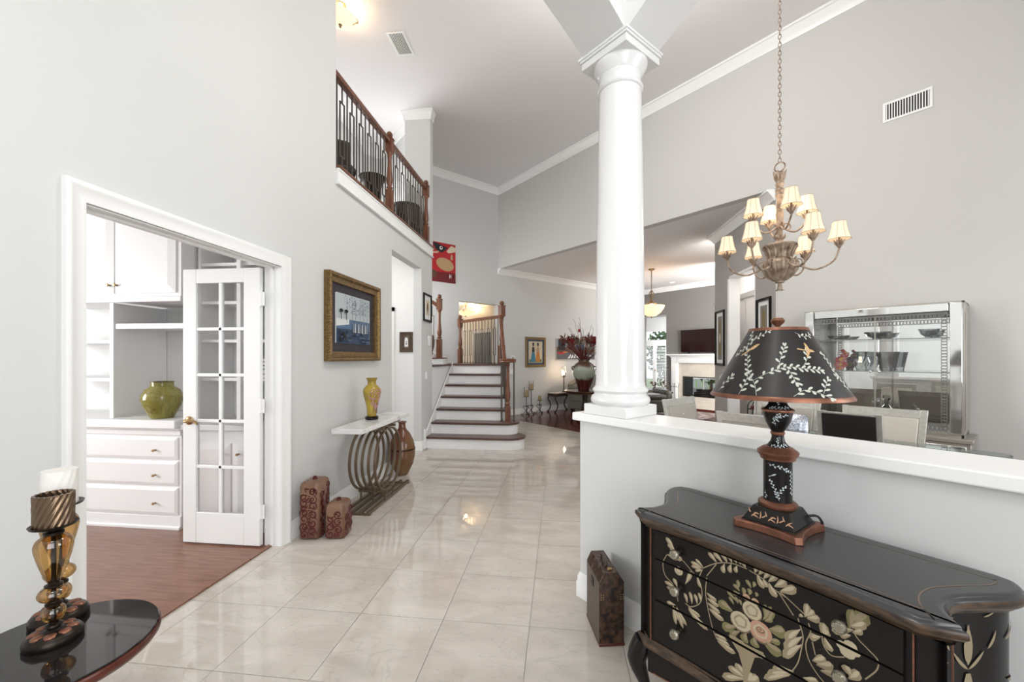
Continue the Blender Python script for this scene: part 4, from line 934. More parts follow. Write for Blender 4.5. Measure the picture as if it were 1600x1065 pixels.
# strokes of the painting, in metres on the drawer fronts (x right of centre, z above floor)
STROKES = [('tan',-0.26,0.704,-0.287,0.742,0.0174),('tan',-0.256,0.702,-0.283,0.719,0.0149),('tan',-0.252,0.7,-0.275,0.705,0.0124),('tan',-0.275,0.691,-0.23,0.678,0.0186),('tan',-0.287,0.679,-0.245,0.676,0.0149),('tan',-0.219,0.603,-0.195,0.654,0.0155),('tan',-0.177,0.648,-0.167,0.614,0.0124),('tan',-0.249,0.569,-0.294,0.582,0.0149),('tan',-0.249,0.579,-0.26,0.605,0.0149),('tan',-0.252,0.554,-0.287,0.566,0.0124),('tan',-0.212,0.54,-0.219,0.571,0.0124),('tan',-0.195,0.545,-0.2,0.584,0.0124),('tan',-0.177,0.554,-0.183,0.584,0.0124),('tan',-0.164,0.567,-0.169,0.595,0.0112),('tan',-0.256,0.511,-0.287,0.511,0.0124),('tan',-0.26,0.502,-0.245,0.463,0.0136),('tan',-0.252,0.506,-0.218,0.46,0.0161),('tan',-0.249,0.501,-0.23,0.444,0.0124),('tan',-0.264,0.507,-0.256,0.446,0.0124),('tan',-0.209,0.522,-0.164,0.493,0.0161),('tan',-0.205,0.517,-0.143,0.482,0.0174),('tan',-0.209,0.528,-0.167,0.514,0.0136),('tan',-0.112,0.72,-0.137,0.745,0.0149),('tan',-0.093,0.727,-0.119,0.752,0.0149),('tan',-0.078,0.734,-0.093,0.759,0.0149),('tan',-0.063,0.74,-0.076,0.765,0.0149),('tan',-0.048,0.744,-0.06,0.765,0.0136),('tan',-0.036,0.745,-0.045,0.765,0.0136),('tan',-0.022,0.741,-0.031,0.757,0.0124),('tan',-0.087,0.725,-0.093,0.697,0.0161),('tan',-0.066,0.733,-0.072,0.707,0.0149),('tan',-0.048,0.736,-0.053,0.715,0.0136),('tan',-0.16,0.681,-0.198,0.69,0.0136),('tan',-0.164,0.677,-0.197,0.676,0.0112),('tan',-0.157,0.686,-0.181,0.705,0.0112),('tan',-0.157,0.676,-0.184,0.665,0.0099),('tan',0.005,0.738,0.01,0.761,0.0149),('tan',0.016,0.737,0.029,0.762,0.0149),('tan',0.029,0.731,0.048,0.764,0.0161),('tan',0.042,0.728,0.067,0.759,0.0174),('tan',0.058,0.721,0.091,0.751,0.0211),('tan',0.073,0.714,0.115,0.74,0.0248),('tan',0.011,0.734,0.027,0.701,0.0174),('tan',0.027,0.727,0.038,0.709,0.0149),('tan',0.042,0.723,0.061,0.691,0.0198),('tan',0.134,0.672,0.143,0.712,0.0174),('tan',0.137,0.676,0.157,0.7,0.0186),('tan',0.139,0.672,0.17,0.686,0.0211),('tan',0.13,0.67,0.121,0.674,0.0112),('tan',-0.144,0.606,-0.112,0.593,0.0149),('tan',-0.143,0.59,-0.105,0.579,0.0149),('tan',-0.141,0.575,-0.101,0.559,0.0161),('tan',-0.137,0.558,-0.089,0.541,0.0174),('tan',-0.118,0.486,-0.079,0.484,0.0149),('tan',-0.115,0.475,-0.07,0.472,0.0161),('tan',-0.109,0.467,-0.053,0.458,0.0186),('tan',0.123,0.631,0.084,0.585,0.0223),('tan',0.127,0.613,0.081,0.558,0.0236),('tan',0.127,0.591,0.078,0.534,0.0236),('tan',0.107,0.504,0.053,0.486,0.0174),('tan',0.107,0.498,0.038,0.463,0.0186),('tan',0.097,0.487,0.028,0.441,0.0186),('tan',-0.028,0.394,-0.094,0.367,0.0236),('tan',-0.025,0.399,-0.073,0.409,0.0236),('tan',-0.022,0.404,-0.049,0.433,0.0236),('tan',-0.017,0.396,0.017,0.428,0.026),('tan',-0.022,0.392,-0.0,0.429,0.0211),('tan',0.233,0.702,0.268,0.726,0.0211),('tan',0.239,0.69,0.26,0.706,0.0161),('tan',0.239,0.695,0.195,0.674,0.0236),('tan',0.235,0.679,0.212,0.67,0.0174),('tan',0.174,0.644,0.181,0.68,0.0223),('tan',0.174,0.644,0.19,0.664,0.0186),('tan',0.17,0.637,0.144,0.625,0.0198),('tan',0.178,0.641,0.194,0.614,0.0174),('tan',0.152,0.564,0.183,0.587,0.0236),('tan',0.161,0.559,0.2,0.578,0.0236),('tan',0.17,0.549,0.212,0.562,0.0198),('tan',0.231,0.568,0.255,0.598,0.0236),('tan',0.235,0.576,0.224,0.599,0.0211),('tan',0.13,0.503,0.166,0.515,0.0174),('olive',0.229,0.712,0.273,0.749,0.036),('olive',0.231,0.696,0.243,0.747,0.0248),('olive',-0.063,0.584,-0.104,0.601,0.031),('olive',-0.051,0.542,-0.094,0.523,0.0285),('olive',-0.022,0.54,-0.028,0.512,0.0248),('olive',-0.0,0.54,0.006,0.514,0.026),('olive',0.027,0.544,0.076,0.53,0.0322),('olive',0.042,0.587,0.088,0.602,0.0347),('olive',-0.039,0.536,-0.07,0.512,0.0186),('olive',0.042,0.559,0.074,0.565,0.0186),('olive',-0.039,0.661,-0.057,0.677,0.0124),('olive',-0.045,0.665,-0.042,0.694,0.0124),('olive',-0.039,0.652,-0.061,0.648,0.0149),('olive',-0.028,0.655,-0.025,0.678,0.0136),('olive',-0.011,0.663,-0.008,0.683,0.0149),('olive',-0.006,0.686,-0.018,0.707,0.0124),('olive',-0.0,0.692,0.006,0.71,0.0112),('olive',0.008,0.668,0.012,0.681,0.0112),('olive',-0.051,0.626,-0.076,0.645,0.0112),('olive',-0.057,0.611,-0.07,0.63,0.0112),('olive',-0.045,0.62,-0.051,0.639,0.0112),('olive',-0.034,0.62,-0.04,0.636,0.0112),('olive',0.027,0.607,0.053,0.656,0.0161),('olive',0.032,0.616,0.037,0.656,0.0161),('olive',0.037,0.607,0.059,0.648,0.0149),('olive',0.032,0.607,0.054,0.624,0.0149)]
STEMS = [[(-0.287,0.679),(-0.302,0.642),(-0.294,0.603),(-0.264,0.583)],[(-0.227,0.68),(-0.198,0.659),(-0.171,0.638),(-0.16,0.604),(-0.167,0.562),(-0.198,0.534),(-0.219,0.536)],[(-0.245,0.53),(-0.252,0.567),(-0.249,0.579)],[(-0.16,0.681),(-0.112,0.718),(-0.063,0.738),(-0.017,0.74)],[(-0.16,0.675),(-0.171,0.645)],[(-0.112,0.715),(-0.144,0.663)],[(-0.011,0.739),(0.027,0.73),(0.058,0.713),(0.087,0.705)],[(0.068,0.712),(0.107,0.663)],[(0.073,0.714),(0.134,0.68)],[(-0.144,0.657),(-0.147,0.598),(-0.131,0.523),(-0.112,0.477),(-0.081,0.464)],[(0.118,0.661),(0.13,0.619),(0.127,0.586),(0.118,0.538),(0.102,0.501)],[(0.239,0.7),(0.25,0.682),(0.273,0.666),(0.289,0.653),(0.287,0.628),(0.265,0.59)],[(0.174,0.644),(0.178,0.621),(0.195,0.605),(0.223,0.618)],[(0.143,0.661),(0.148,0.64),(0.137,0.602),(0.143,0.564),(0.161,0.538),(0.178,0.524)],[(0.152,0.616),(0.159,0.584)]]
ROSES = [('pale',(-0.003,0.62),45),('pale',(-0.036,0.57),50),('pink',(0.021,0.57),52),('pale',(-0.243,0.639),25),('pink',(-0.019,0.653),18),('pink',(0.006,0.651),18)]
PETALS = [('olivepale',(0.219,0.645),24),('olivepale',(0.235,0.655),24),('olivepale',(0.229,0.633),28),('olivepale',(0.243,0.644),22)]
BASKET = [(-0.073,0.508),(-0.057,0.514),(-0.017,0.508),(0.029,0.512),(0.032,0.499),(0.005,0.483),(-0.011,0.423),(-0.017,0.394),(-0.028,0.387),(-0.031,0.434),(-0.042,0.469),(-0.063,0.493)]
SCALLOPS = [(-0.054,0.505),(-0.035,0.503),(-0.016,0.5),(0.004,0.499),(0.021,0.5)]

def comma(L, w, bend=.12, n=7):
    up_, lo = [], []
    for k in range(n+1):
        u = k/n; wv = w*min(1, u*1.7+.06)**.9*(sqrt(max(0, 1-((u-.72)/.28)**2)) if u > .72 else 1); c = bend*L*u*u
        up_.append((L*u, c+wv/2)); lo.append((L*u, c-wv/2))
    return up_+lo[::-1][1:]
for c, x0_, z0_, x1_, z1_, w in STROKES:
    L = hypot(x1_-x0_, z1_-z0_)*1.02; a = atan2(z1_-z0_, x1_-x0_)
    paint(c, place(comma(L, w), x0_, z0_, a-.06), .0002)
    paint('pale' if c == 'tan' else 'tan', place(comma(L*.86, w*.42), x0_+w*.10, z0_+w*.18, a-.03), .0004)
for pts in STEMS:
    P = bez([(x,z,0) for x,z in pts], 5)
    for p, q in zip(P, P[1:]):
        d = atan2(q.y-p.y, q.x-p.x); w = .0015
        paint('tan', [(p.x+w*sin(d),p.y-w*cos(d)),(q.x+w*sin(d),q.y-w*cos(d)),(q.x-w*sin(d),q.y+w*cos(d)),(p.x-w*sin(d),p.y+w*cos(d))])
paint('tan', BASKET, .0003)
for x, z in SCALLOPS: paint('pale', ell(x,z,.014,.009,10), .0005)
for c, (x, z), r in ROSES:
    r *= .00060
    paint('brown', ell(x,z-r*.1,r*1.08,r*1.02,16), .0005); paint(c, ell(x,z,r,r*.95,16), .0006)
    for q in range(5):
        a = q*1.257+.3; paint('tan' if c == 'pale' else 'pale', place(comma(r*.9,r*.22,.5), x+r*.62*cos(a), z+r*.58*sin(a), a+1.9), .0007)
    paint('brown', ell(x,z+r*.12,r*.40,r*.28,10), .0008); paint(c, ell(x,z+r*.16,r*.30,r*.18,10), .0009); paint('brown', ell(x,z+r*.17,r*.12,r*.08,8), .0010)
for c, (x, z), r in PETALS: paint('pale', ell(x,z,r*.0006,r*.0005,10), .0005); paint('olive', ell(x,z,r*.0003,r*.00025,8), .0006)
def clipz(poly, z0, z1): return clip(clip(poly,0,1,z1),0,-1,-z0)
for (z0, z1), d in zip(DZ, drawers):
    for c, items in LAY.items():
        mb = MB(); cnt = 0
        for i, (poly, lift) in enumerate(items):
            pp = clipz(poly, z0+.001, z1-.001); pp = clip(clip(pp,1,0,.332),-1,0,.332) if len(pp) > 2 else []
            if len(pp) < 3: continue
            mb.add([(x, fy(x)-.0084-lift*.8-.000002*i, z) for x, z in pp], [tuple(range(len(pp)))]); cnt += 1
        if cnt: o = mb.build('painted_flowers', PT[c], d, False, recalc=False); o['kind'] = 'stuff'
# paint on the canted corners and the right side
def corner_paint(sx):
    a = Vector((sx*.352,fy(.352))); b = Vector((sx*.408,-.372)); d = (b-a).normalized(); nn = Vector((d.y,-d.x)); nn = nn if nn.y < 0 else -nn
    mb = MB()
    for z in (.70,.60,.50,.42):
        for s_ in (1,-1):
            for (u0,v0,L,ang) in ((.0,0,.03,1.2),(.004,-.01,.026,.3),(.0,-.03,.028,-.8)):
                pl_ = place(stroke(L,.009,.3), u0*s_, z+v0, ang if s_ > 0 else pi-ang, s_); c = (a+b)/2
                mb.add([(*(c+d*u+nn*.0012), zz) for u, zz in pl_], [tuple(range(len(pl_)))])
    mb.build('painted_corner', PT['tan'], cm, False, recalc=False)['kind'] = 'stuff'
corner_paint(1); corner_paint(-1)
sidep = [p for p in outline(.030)]
def side_paint(sx):
    sc_ = [(x,y) for x,y in outline(.0285) if x*sx > .3 and -.37 < y < -.03]
    sc_.sort(key=lambda p: p[1]); L = [0]
    for p, q in zip(sc_, sc_[1:]): L.append(L[-1]+hypot(q[0]-p[0],q[1]-p[1]))
    def mp(u):
        u = max(0, min(L[-1]-1e-4, u))
        for i in range(len(L)-1):
            if L[i] <= u <= L[i+1]: k = (u-L[i])/max(1e-6,L[i+1]-L[i]); return (sc_[i][0]*(1-k)+sc_[i+1][0]*k, sc_[i][1]*(1-k)+sc_[i+1][1]*k)
    mid = L[-1]*.5; mb = MB(); m2 = MB()
    def put(mb_, poly):
        mb_.add([(mp(mid+u)[0]+sx*.0012, mp(mid+u)[1], z) for u, z in poly], [tuple(range(len(poly)))])
    for k in range(6): put(m2, [(-.006-.0075*k,.60-.03*k),(.006+.0075*k,.60-.03*k),(.0135+.0075*k,.57-.03*k),(-.0135-.0075*k,.57-.03*k)])
    for s_ in (1,-1):
        for (u,z,Ln,a) in ((0,.62,.10,1.35),(0,.61,.06,.6),(.05,.66,.05,.9),(.10,.68,.06,.4),(.11,.58,.06,-.4),(.09,.50,.06,.9),(.10,.44,.06,.2),(.04,.74,.03,.2)):
            put(mb, place(stroke(Ln,Ln*.24,.25), u*s_, z, a if s_ > 0 else pi-a, s_))
    mb.build('painted_side', PT['tan'], cm, False, recalc=False)['kind'] = 'stuff'; m2.build('painted_urn', PT['tan'], cm, False, recalc=False)['kind'] = 'stuff'
side_paint(1)

# ================================================================== LAMP on the chest
lm = thing('table_lamp', 'black painted table lamp with copper trim and wide cone shade on the chest', 'lamp', (*xy(.522,1.572),ZC), -R45-radians(3))
def concave(w, dip, c, n=8):
    out = []
    for k4 in range(4):
        R = Matrix.Rotation(k4*pi/2,2)
        for k in range(n+1):
            u = -1+2*k/n; p = Vector((w-dip*(1-u*u), u*(w-c))); out.append(tuple(R @ p))
    return out
MB().prism(concave(.108,.016,.018), 0, .024, top=concave(.106,.016,.018)).build('foot', M['copper'], lm, bev=.003, ang=30)
sq = lambda a: [(a,a),(-a,a),(-a,-a),(a,-a)]
fb = MB().prism(sq(.082), .024, .028).prism(sq(.079), .028, .075, top=sq(.055)).build('base_block', M['black'], lm, bev=.002)
MB().lathe([(.055,.075),(.058,.08),(.058,.088),(.050,.094),(.046,.096)],32).build('copper_ring', M['copper'], lm)
MB().lathe([(.043,.094),(.0425,.10),(.0425,.232),(.043,.236)],36).build('pillar', M['black'], lm)
MB().lathe([(.043,.232),(.052,.236),(.054,.246),(.060,.252),(.062,.262),(.052,.270),(.044,.276),(.034,.280)],36).build('copper_ring', M['copper'], lm)
MB().lathe([(.040,.275),(.030,.284),(.021,.297),(.018,.312),(.019,.322)],32).build('neck', M['black'], lm)
MB().lathe([(.019,.318),(.0215,.322),(.0215,.327),(.018,.330)],32).build('copper_ring', M['copper'], lm)
MB().lathe([(.018,.328),(.026,.340),(.037,.362),(.043,.385),(.044,.398)],36).build('urn', M['black'], lm)
MB().lathe([(.044,.396),(.049,.400),(.049,.405),(.044,.408)],36).build('copper_ring', M['copper'], lm)
MB().lathe([(.044,.406),(.036,.412),(.029,.422),(.026,.435),(.027,.442)],32).build('upper_neck', M['black'], lm)
MB().lathe([(.027,.440),(.033,.444),(.031,.450),(.022,.458),(.014,.468),(.013,.482),(.011,.52),(.001,.52)],32).build('copper_cap', M['copper'], lm)
MB().lathe([(.004,.50),(.004,.695)],10).build('harp', M['brass'], lm)
MB().lathe([(.001,.678),(.006,.68),(.008,.69),(.019,.70),(.021,.708),(.016,.716),(.001,.719)],20).build('finial', M['copper'], lm)
SZ0, SZ1, SR0, SR1 = .452, .680, .206, .084
M['shadeblack'] = mat('black_shade_paper', (.017,.014,.014), .36, spec=.45)
MB().lathe([(SR0,SZ0),(SR1,SZ1),(SR1-.003,SZ1),(SR0-.003,SZ0),(SR0,SZ0)],72, cap=False).build('shade', M['shadeblack'], lm)
MB().lathe([(SR0+.001,SZ0-.004),(SR0+.0012,SZ0),(SR0-.006,SZ0+.011),(SR0-.010,SZ0+.011),(SR0-.004,SZ0-.004),(SR0+.001,SZ0-.004)],72, cap=False).build('shade_trim', M['copper'], lm)
MB().lathe([(SR1+.006,SZ1-.009),(SR1+.0015,SZ1+.001),(SR1-.004,SZ1+.001),(SR1+.001,SZ1-.009),(SR1+.006,SZ1-.009)],72, cap=False).build('shade_trim', M['copper'], lm)
MB().box(-.084,.084,-.0025,.0025,SZ1-.004,SZ1-.001).box(-.0025,.0025,-.084,.084,SZ1-.004,SZ1-.001).build('spider', M['brass'], lm)
MB().tube(bez([(.05,.055,.04),(.085,.075,.05),(.098,.085,.035),(.095,.10,.012),(.06,.14,.006),(-.02,.148,.006)],6), .004, 8).build('cord', M['blackmatt'], lm)
# leaves and birds painted on shade and pillar: angle 0 faces the photographer
lx, ly = xy(.522,1.572); face = atan2(-ly, -lx)+R45+radians(3)
PT['leaf'] = mat('paint_leaf_white', (.50,.52,.45), .45); PT['bird'] = mat('paint_bird_gold', (.50,.33,.16), .45); PT['birdblue'] = mat('paint_pale_blue', (.52,.58,.60), .45); PT['coppert'] = mat('paint_copper_tan', (.50,.28,.16), .45)
def vine(mb, mapf, pts, L, w=.42, dens=None):
    P = [(p.x,p.y) for p in bez([(a,b,0) for a,b in pts], 6)]; acc = 0; side = 1; last = P[0]
    for p, q in zip(P, P[1:]):
        d = atan2(q[1]-p[1], q[0]-p[0]); wv = L*.035
        mb.add([mapf(a,b,.0006) for a,b in ((p[0]+wv*sin(d),p[1]-wv*cos(d)),(q[0]+wv*sin(d),q[1]-wv*cos(d)),(q[0]-wv*sin(d),q[1]+wv*cos(d)),(p[0]-wv*sin(d),p[1]+wv*cos(d)))], [(0,1,2,3)])
        acc += hypot(q[0]-p[0],q[1]-p[1])
        if acc > (dens or L*.52):
            acc = 0; side = -side; f = random.uniform(.8,1.15)
            pl_ = place([(0,0),(.3*L*f,.17*L),(.65*L*f,.24*L),(.92*L*f,.15*L),(L*f,0),(.92*L*f,-.15*L),(.65*L*f,-.22*L),(.3*L*f,-.15*L)], q[0], q[1], d+side*.75)
            mb.add([mapf(a,b,.0008) for a,b in pl_], [tuple(range(8))])
    p, q = P[-2], P[-1]; d = atan2(q[1]-p[1],q[0]-p[0]); pl_ = place([(0,0),(.3*L,.17*L),(.8*L,.2*L),(L,0),(.8*L,-.2*L),(.3*L,-.17*L)], q[0], q[1], d)
    mb.add([mapf(a,b,.0008) for a,b in pl_], [tuple(range(6))])
sl = (SR0-SR1)/(SZ1-SZ0); nl = sqrt(1+sl*sl)
def shade_map(u, v, off=.0008):     # u = pixels right of lamp axis / half width, v = 0 bottom..1 top
    r = SR0+(SR1-SR0)*v+off/nl; z = SZ0+(SZ1-SZ0)*v+off*sl/nl; a = face+u
    return (r*cos(a), r*sin(a), z)
mb = MB(); random.seed(2)
sv = lambda pts: vine(mb, lambda a,b,o: shade_map(a/.15, b/.257, o), [(a*.15,b*.257) for a,b in pts], .0155, dens=.0075)
for pts in ([(-.55,.05),(-.50,.3),(-.62,.52),(-.75,.66)], [(-.28,.05),(-.34,.2),(-.48,.34)], [(-.38,.25),(-.15,.36),(.15,.44),(.45,.42),(.75,.40)], [(.02,.41),(.05,.55),(.16,.72)], [(.16,.43),(.22,.34),(.26,.24)], [(.42,.43),(.58,.56),(.62,.65)],
            [(.20,.06),(.35,.14),(.52,.12),(.70,.05)], [(.62,.1),(.72,.2),(.80,.27)], [(-1.05,.06),(-.95,.2),(-.86,.28)], [(-.9,.9),(-.75,.82),(-.5,.88),(-.25,.95)], [(-.78,.82),(-.88,.92)], [(.5,.92),(.75,.86),(1.0,.88)], [(1.05,.25),(1.15,.42),(1.1,.6)], [(1.25,.1),(1.2,.3)], [(-.62,.85),(-.9,.7),(-1.05,.62)],
            [(2.2,.1),(2.4,.4),(2.2,.7)], [(2.9,.1),(3.0,.5),(3.2,.8)], [(-2.2,.1),(-2.3,.5),(-2.0,.8)]): sv(pts)
mb.build('painted_vines', PT['leaf'], lm, False, recalc=False)['kind'] = 'stuff'
bm_ = MB()
def bird(mb, mapf, cx_, cz, s_, a, spread):
    body = [(-.5,0),(-.2,.16),(.2,.2),(.5,.14),(.66,.05),(.78,.0),(.62,-.04),(.4,-.12),(0,-.14)]
    tail = [(-.4,.05),(-1.25,.10),(-1.3,-.05),(-.4,-.08)]
    wing = [(.2,.1),(-.1,.75),(-.35,.85),(-.3,.3),(-.25,.05)]; wing2 = [(.15,-.05),(-.2,-.7),(-.45,-.72),(-.3,-.25),(-.2,0)]
    for pl_ in [body, tail]+([wing, wing2] if spread else []):
        mb.add([mapf(x,z,.0012) for x,z in place([(p*s_,q*s_) for p,q in pl_], cx_, cz, a)], [tuple(range(len(pl_)))])
bird(bm_, lambda a,b,o: shade_map(a/.15,b/.257,o), -.50*.15*1.2, .70*.257, .038, .6, False); bird(bm_, lambda a,b,o: shade_map(a/.15,b/.257,o), .66*.15*1.05, .66*.257, .032, -.15, True)
bm_.build('painted_birds', PT['bird'], lm, False, recalc=False)['kind'] = 'stuff'
def cyl_map(r): return lambda u, z, o=.0008: ((r+o)*cos(face+u/r), (r+o)*sin(face+u/r), z)
mb = MB(); cmf = cyl_map(.0428)
for pts in ([(.004,.104),(-.004,.13),(-.012,.15),(-.02,.165)], [(0,.125),(.012,.14),(.02,.15)], [(-.03,.225),(-.01,.218),(.015,.214),(.028,.205)], [(.045,.21),(.043,.17),(.046,.13)], [(-.04,.13),(-.038,.11)], [(-.08,.11),(-.075,.2)], [(.08,.12),(.082,.2)]):
    vine(mb, cmf, pts, .0085, dens=.0042)
umf = lambda u, z, o=.0008: ((rad_at([(.018,.328),(.026,.340),(.037,.362),(.043,.385),(.044,.398)], z)+o)*cos(face+u/.04), (rad_at([(.018,.328),(.026,.340),(.037,.362),(.043,.385),(.044,.398)], z)+o)*sin(face+u/.04), z)
for pts in ([(-.006,.352),(-.012,.365),(-.004,.378)], [(0,.378),(.010,.386),(.022,.388)], [(.0,.376),(.002,.392)]): vine(mb, umf, pts, .0085, dens=.0042)
nmf = lambda u, z, o=.0008: ((rad_at([(.040,.275),(.030,.284),(.021,.297),(.018,.312)], z)+o)*cos(face+u/.03), (rad_at([(.040,.275),(.030,.284),(.021,.297),(.018,.312)], z)+o)*sin(face+u/.03), z)
vine(mb, nmf, [(-.024,.287),(-.008,.283),(.008,.283),(.024,.287)], .008, dens=.003); vine(mb, nmf, [(0,.285),(-.001,.298),(.001,.308)], .008, dens=.004)
n2 = lambda u, z, o=.0008: ((rad_at([(.044,.406),(.036,.412),(.029,.422),(.026,.435)], z)+o)*cos(face+u/.03), (rad_at([(.044,.406),(.036,.412),(.029,.422),(.026,.435)], z)+o)*sin(face+u/.03), z)
vine(mb, n2, [(-.024,.413),(-.006,.411),(.008,.411),(.024,.414)], .008, dens=.003); vine(mb, n2, [(0,.418),(.002,.43)], .007, dens=.004)
bird(mb, umf, -.002, .372, .011, -.8, False); bird(mb, cmf, -.012, .187, .013, .5, False)
mb.build('painted_sprigs', PT['birdblue'], lm, False, recalc=False)['kind'] = 'stuff'
# copper scrolls on the front of the base block
mb = MB()
for fa in (0,1):
    for k in range(5):
        u = -.052+.026*k
        for (du,dz,L,a) in ((0,.004,.022,1.2),(.004,.010,.018,.2),(-.004,.016,.016,2.6)):
            for p_ in (place(stroke(L,.0065,.5), u+du, .034+dz, a, 1 if k%2 else -1),):
                f = lambda a_, z: (a_, -(.079-(z-.028)/.047*.024)-.0008, z)
                vv = [f(a_, max(.030,min(.073,z))) for a_, z in p_]
                if fa: vv = [(y, -x, z) for x, y, z in vv]
                mb.add(vv, [tuple(range(len(vv)))])
mb.build('painted_scrolls', PT['coppert'], lm, False, recalc=False)['kind'] = 'stuff'

# ================================================================== UPRIGHT CASE beside the chest
cs = thing('storage_case', 'tall tortoiseshell case with sloped top standing on the tiles by the half wall', 'case', (.2285,2.098,0), radians(11))
M['tort'] = mat('tortoiseshell', (.010,.005,.004), .22, col2=(.085,.042,.024), nscale=48); M['leather'] = mat('brown_leather', (.085,.06,.045), .4, noise=.3, nscale=30)
a, b = .060, .116
def csec(e=0): return [(-a-e,0),(a+e,0),(a+e,.305),(a-.030+e,.350+e),(-a+.022-e,.350+e),(-a-e,.305)]
MB().xprism(csec(), -b, b).build('body', M['tort'], cs, False, bev=.002)
MB().box(-a-.002,-a+.002,-b+.004,b-.004,.012,.30).build('side_panel', M['leather'], cs, False)
MB().box(-a-.003,a+.003,-b-.003,b+.003,0,.014).build('base_band', M['redwood'], cs, bev=.002)
for x in (-a+.012, a-.012): 
    for z in (.225,.236,.247): MB().ball((x-.005,-b-.001,z), .0028, (1,.6,1), 8, 5).ball((x+.006,-b-.001,z), .0028, (1,.6,1), 8, 5).build('stud', M['brass'], cs)
MB().tube(bez([(-.005,-.045,.352),(-.004,-.04,.37),(-.004,.0,.378),(-.004,.04,.37),(-.005,.045,.352)],6), .005, 8).build('handle', M['leather'], cs)
MB().box(-.012,.012,-.09,-.07,.349,.356).build('clasp', M['brass'], cs, bev=.002)
MB().box(-a-.006,-a,-.02,.02,.235,.275).build('latch', M['blackmatt'], cs, bev=.002)
# ================================================================== DINING ROOM
# frame with origin on floor, local x = -s (to the right), local y = +t (away): rz = -45 degrees
RZR = -R45
def dining(name, label, cat, s, t, z=0, rz=RZR, group=None): return thing(name, label, cat, (*xy(s,t),z), rz, group)
# ---- chandelier
M['antique'] = mat('antique_cream_gold', (.40,.31,.235), .5, .2, col2=(.17,.12,.085), nscale=22)
M['shade_cream'] = mat('cream_lamp_shade', (.70,.58,.44), .8, emit=(1,.76,.50), es=.30)
M['seam'] = mat('shade_seam', (.42,.34,.25), .8)
M['bulb'] = mat('warm_bulb', (1,.9,.7), .4, emit=(1,.82,.55), es=9)
ch = dining('chandelier', 'ten-light antique cream chandelier with fabric shades on a long chain', 'chandelier', 1.247, 3.80, 0)
Zc = 1.93
MB().lathe([(.001,2.0),(.03,2.0),(.035,2.012),(.05,2.02),(.085,2.055),(.112,2.10),(.12,2.135),(.118,2.165),(.10,2.185),(.082,2.20),(.080,2.215),(.088,2.25),(.108,2.285),(.122,2.30),(.122,2.31),(.10,2.318),(.03,2.33),(.001,2.33)],32).build('urn', M['antique'], ch)
ac = MB()
for k in range(12):
    a = 2*pi*k/12
    R_ = Matrix.Rotation(a,4,'Z')
    ac.tube([R_ @ Vector(p) for p in ((.045,0,2.02),(.09,0,2.06),(.118,0,2.11),(.124,0,2.15),(.106,0,2.185),(.118,0,2.20))], [.006,.013,.017,.015,.008,.004], 6)
    ac.tube([R_ @ Vector(p) for p in ((.084,0,2.20),(.092,0,2.24),(.112,0,2.285),(.13,0,2.292))], [.006,.011,.01,.004], 6)
    ac.tube([R_ @ Vector(p) for p in ((.008,0,2.0),(.014,0,1.965),(.018,0,1.945),(.026+.008*(k%2),0,1.935))], [.005,.005,.004,.002], 5)
ac.build('leaf_ornament', M['antique'], ch)
MB().lathe([(.03,2.33),(.024,2.345),(.020,2.40),(.024,2.52),(.030,2.56),(.022,2.60),(.022,2.70),(.034,2.72),(.026,2.735),(.032,2.76),(.022,2.78),(.028,2.80),(.034,2.815),(.026,2.83),(.03,2.86),(.02,2.90),(.001,2.90)],24).build('stem', M['antique'], ch)
cr = MB()
for k in range(8):
    a = 2*pi*k/8; R_ = Matrix.Rotation(a,4,'Z'); cr.tube([R_ @ Vector(p) for p in ((.026,0,2.845),(.034,0,2.87),(.038,0,2.90),(.05,0,2.92))], [.008,.010,.008,.003], 6); cr.tube([R_ @ Vector(p) for p in ((.022,0,2.36),(.034,0,2.37),(.042,0,2.40))], [.008,.009,.003], 6)
cr.build('crown', M['antique'], ch)
MB().tube([(.038*cos(2*pi*k/20),0,2.955+.038*sin(2*pi*k/20)) for k in range(20)], .006, 6, True).build('ring', M['antique'], ch)
lk = None; z = 3.01; k = 0
while z < HC-.05:
    if lk is None:
        lk = MB().tube([(.011*cos(2*pi*q/10),0,.021*sin(2*pi*q/10)) for q in range(10)], .0033, 5, True).build('chain_link', M['antique'], ch); o = lk
    else: o = lk.copy(); COL.objects.link(o)
    o.parent = ch; o.location = (0,0,z); o.rotation_euler = (0,0,(k%2)*pi/2+.3); z += .034; k += 1
MB().lathe([(.001,HC-.03),(.03,HC-.028),(.06,HC-.005),(.06,HC),(.001,HC)],20).build('canopy', M['antique'], ch)
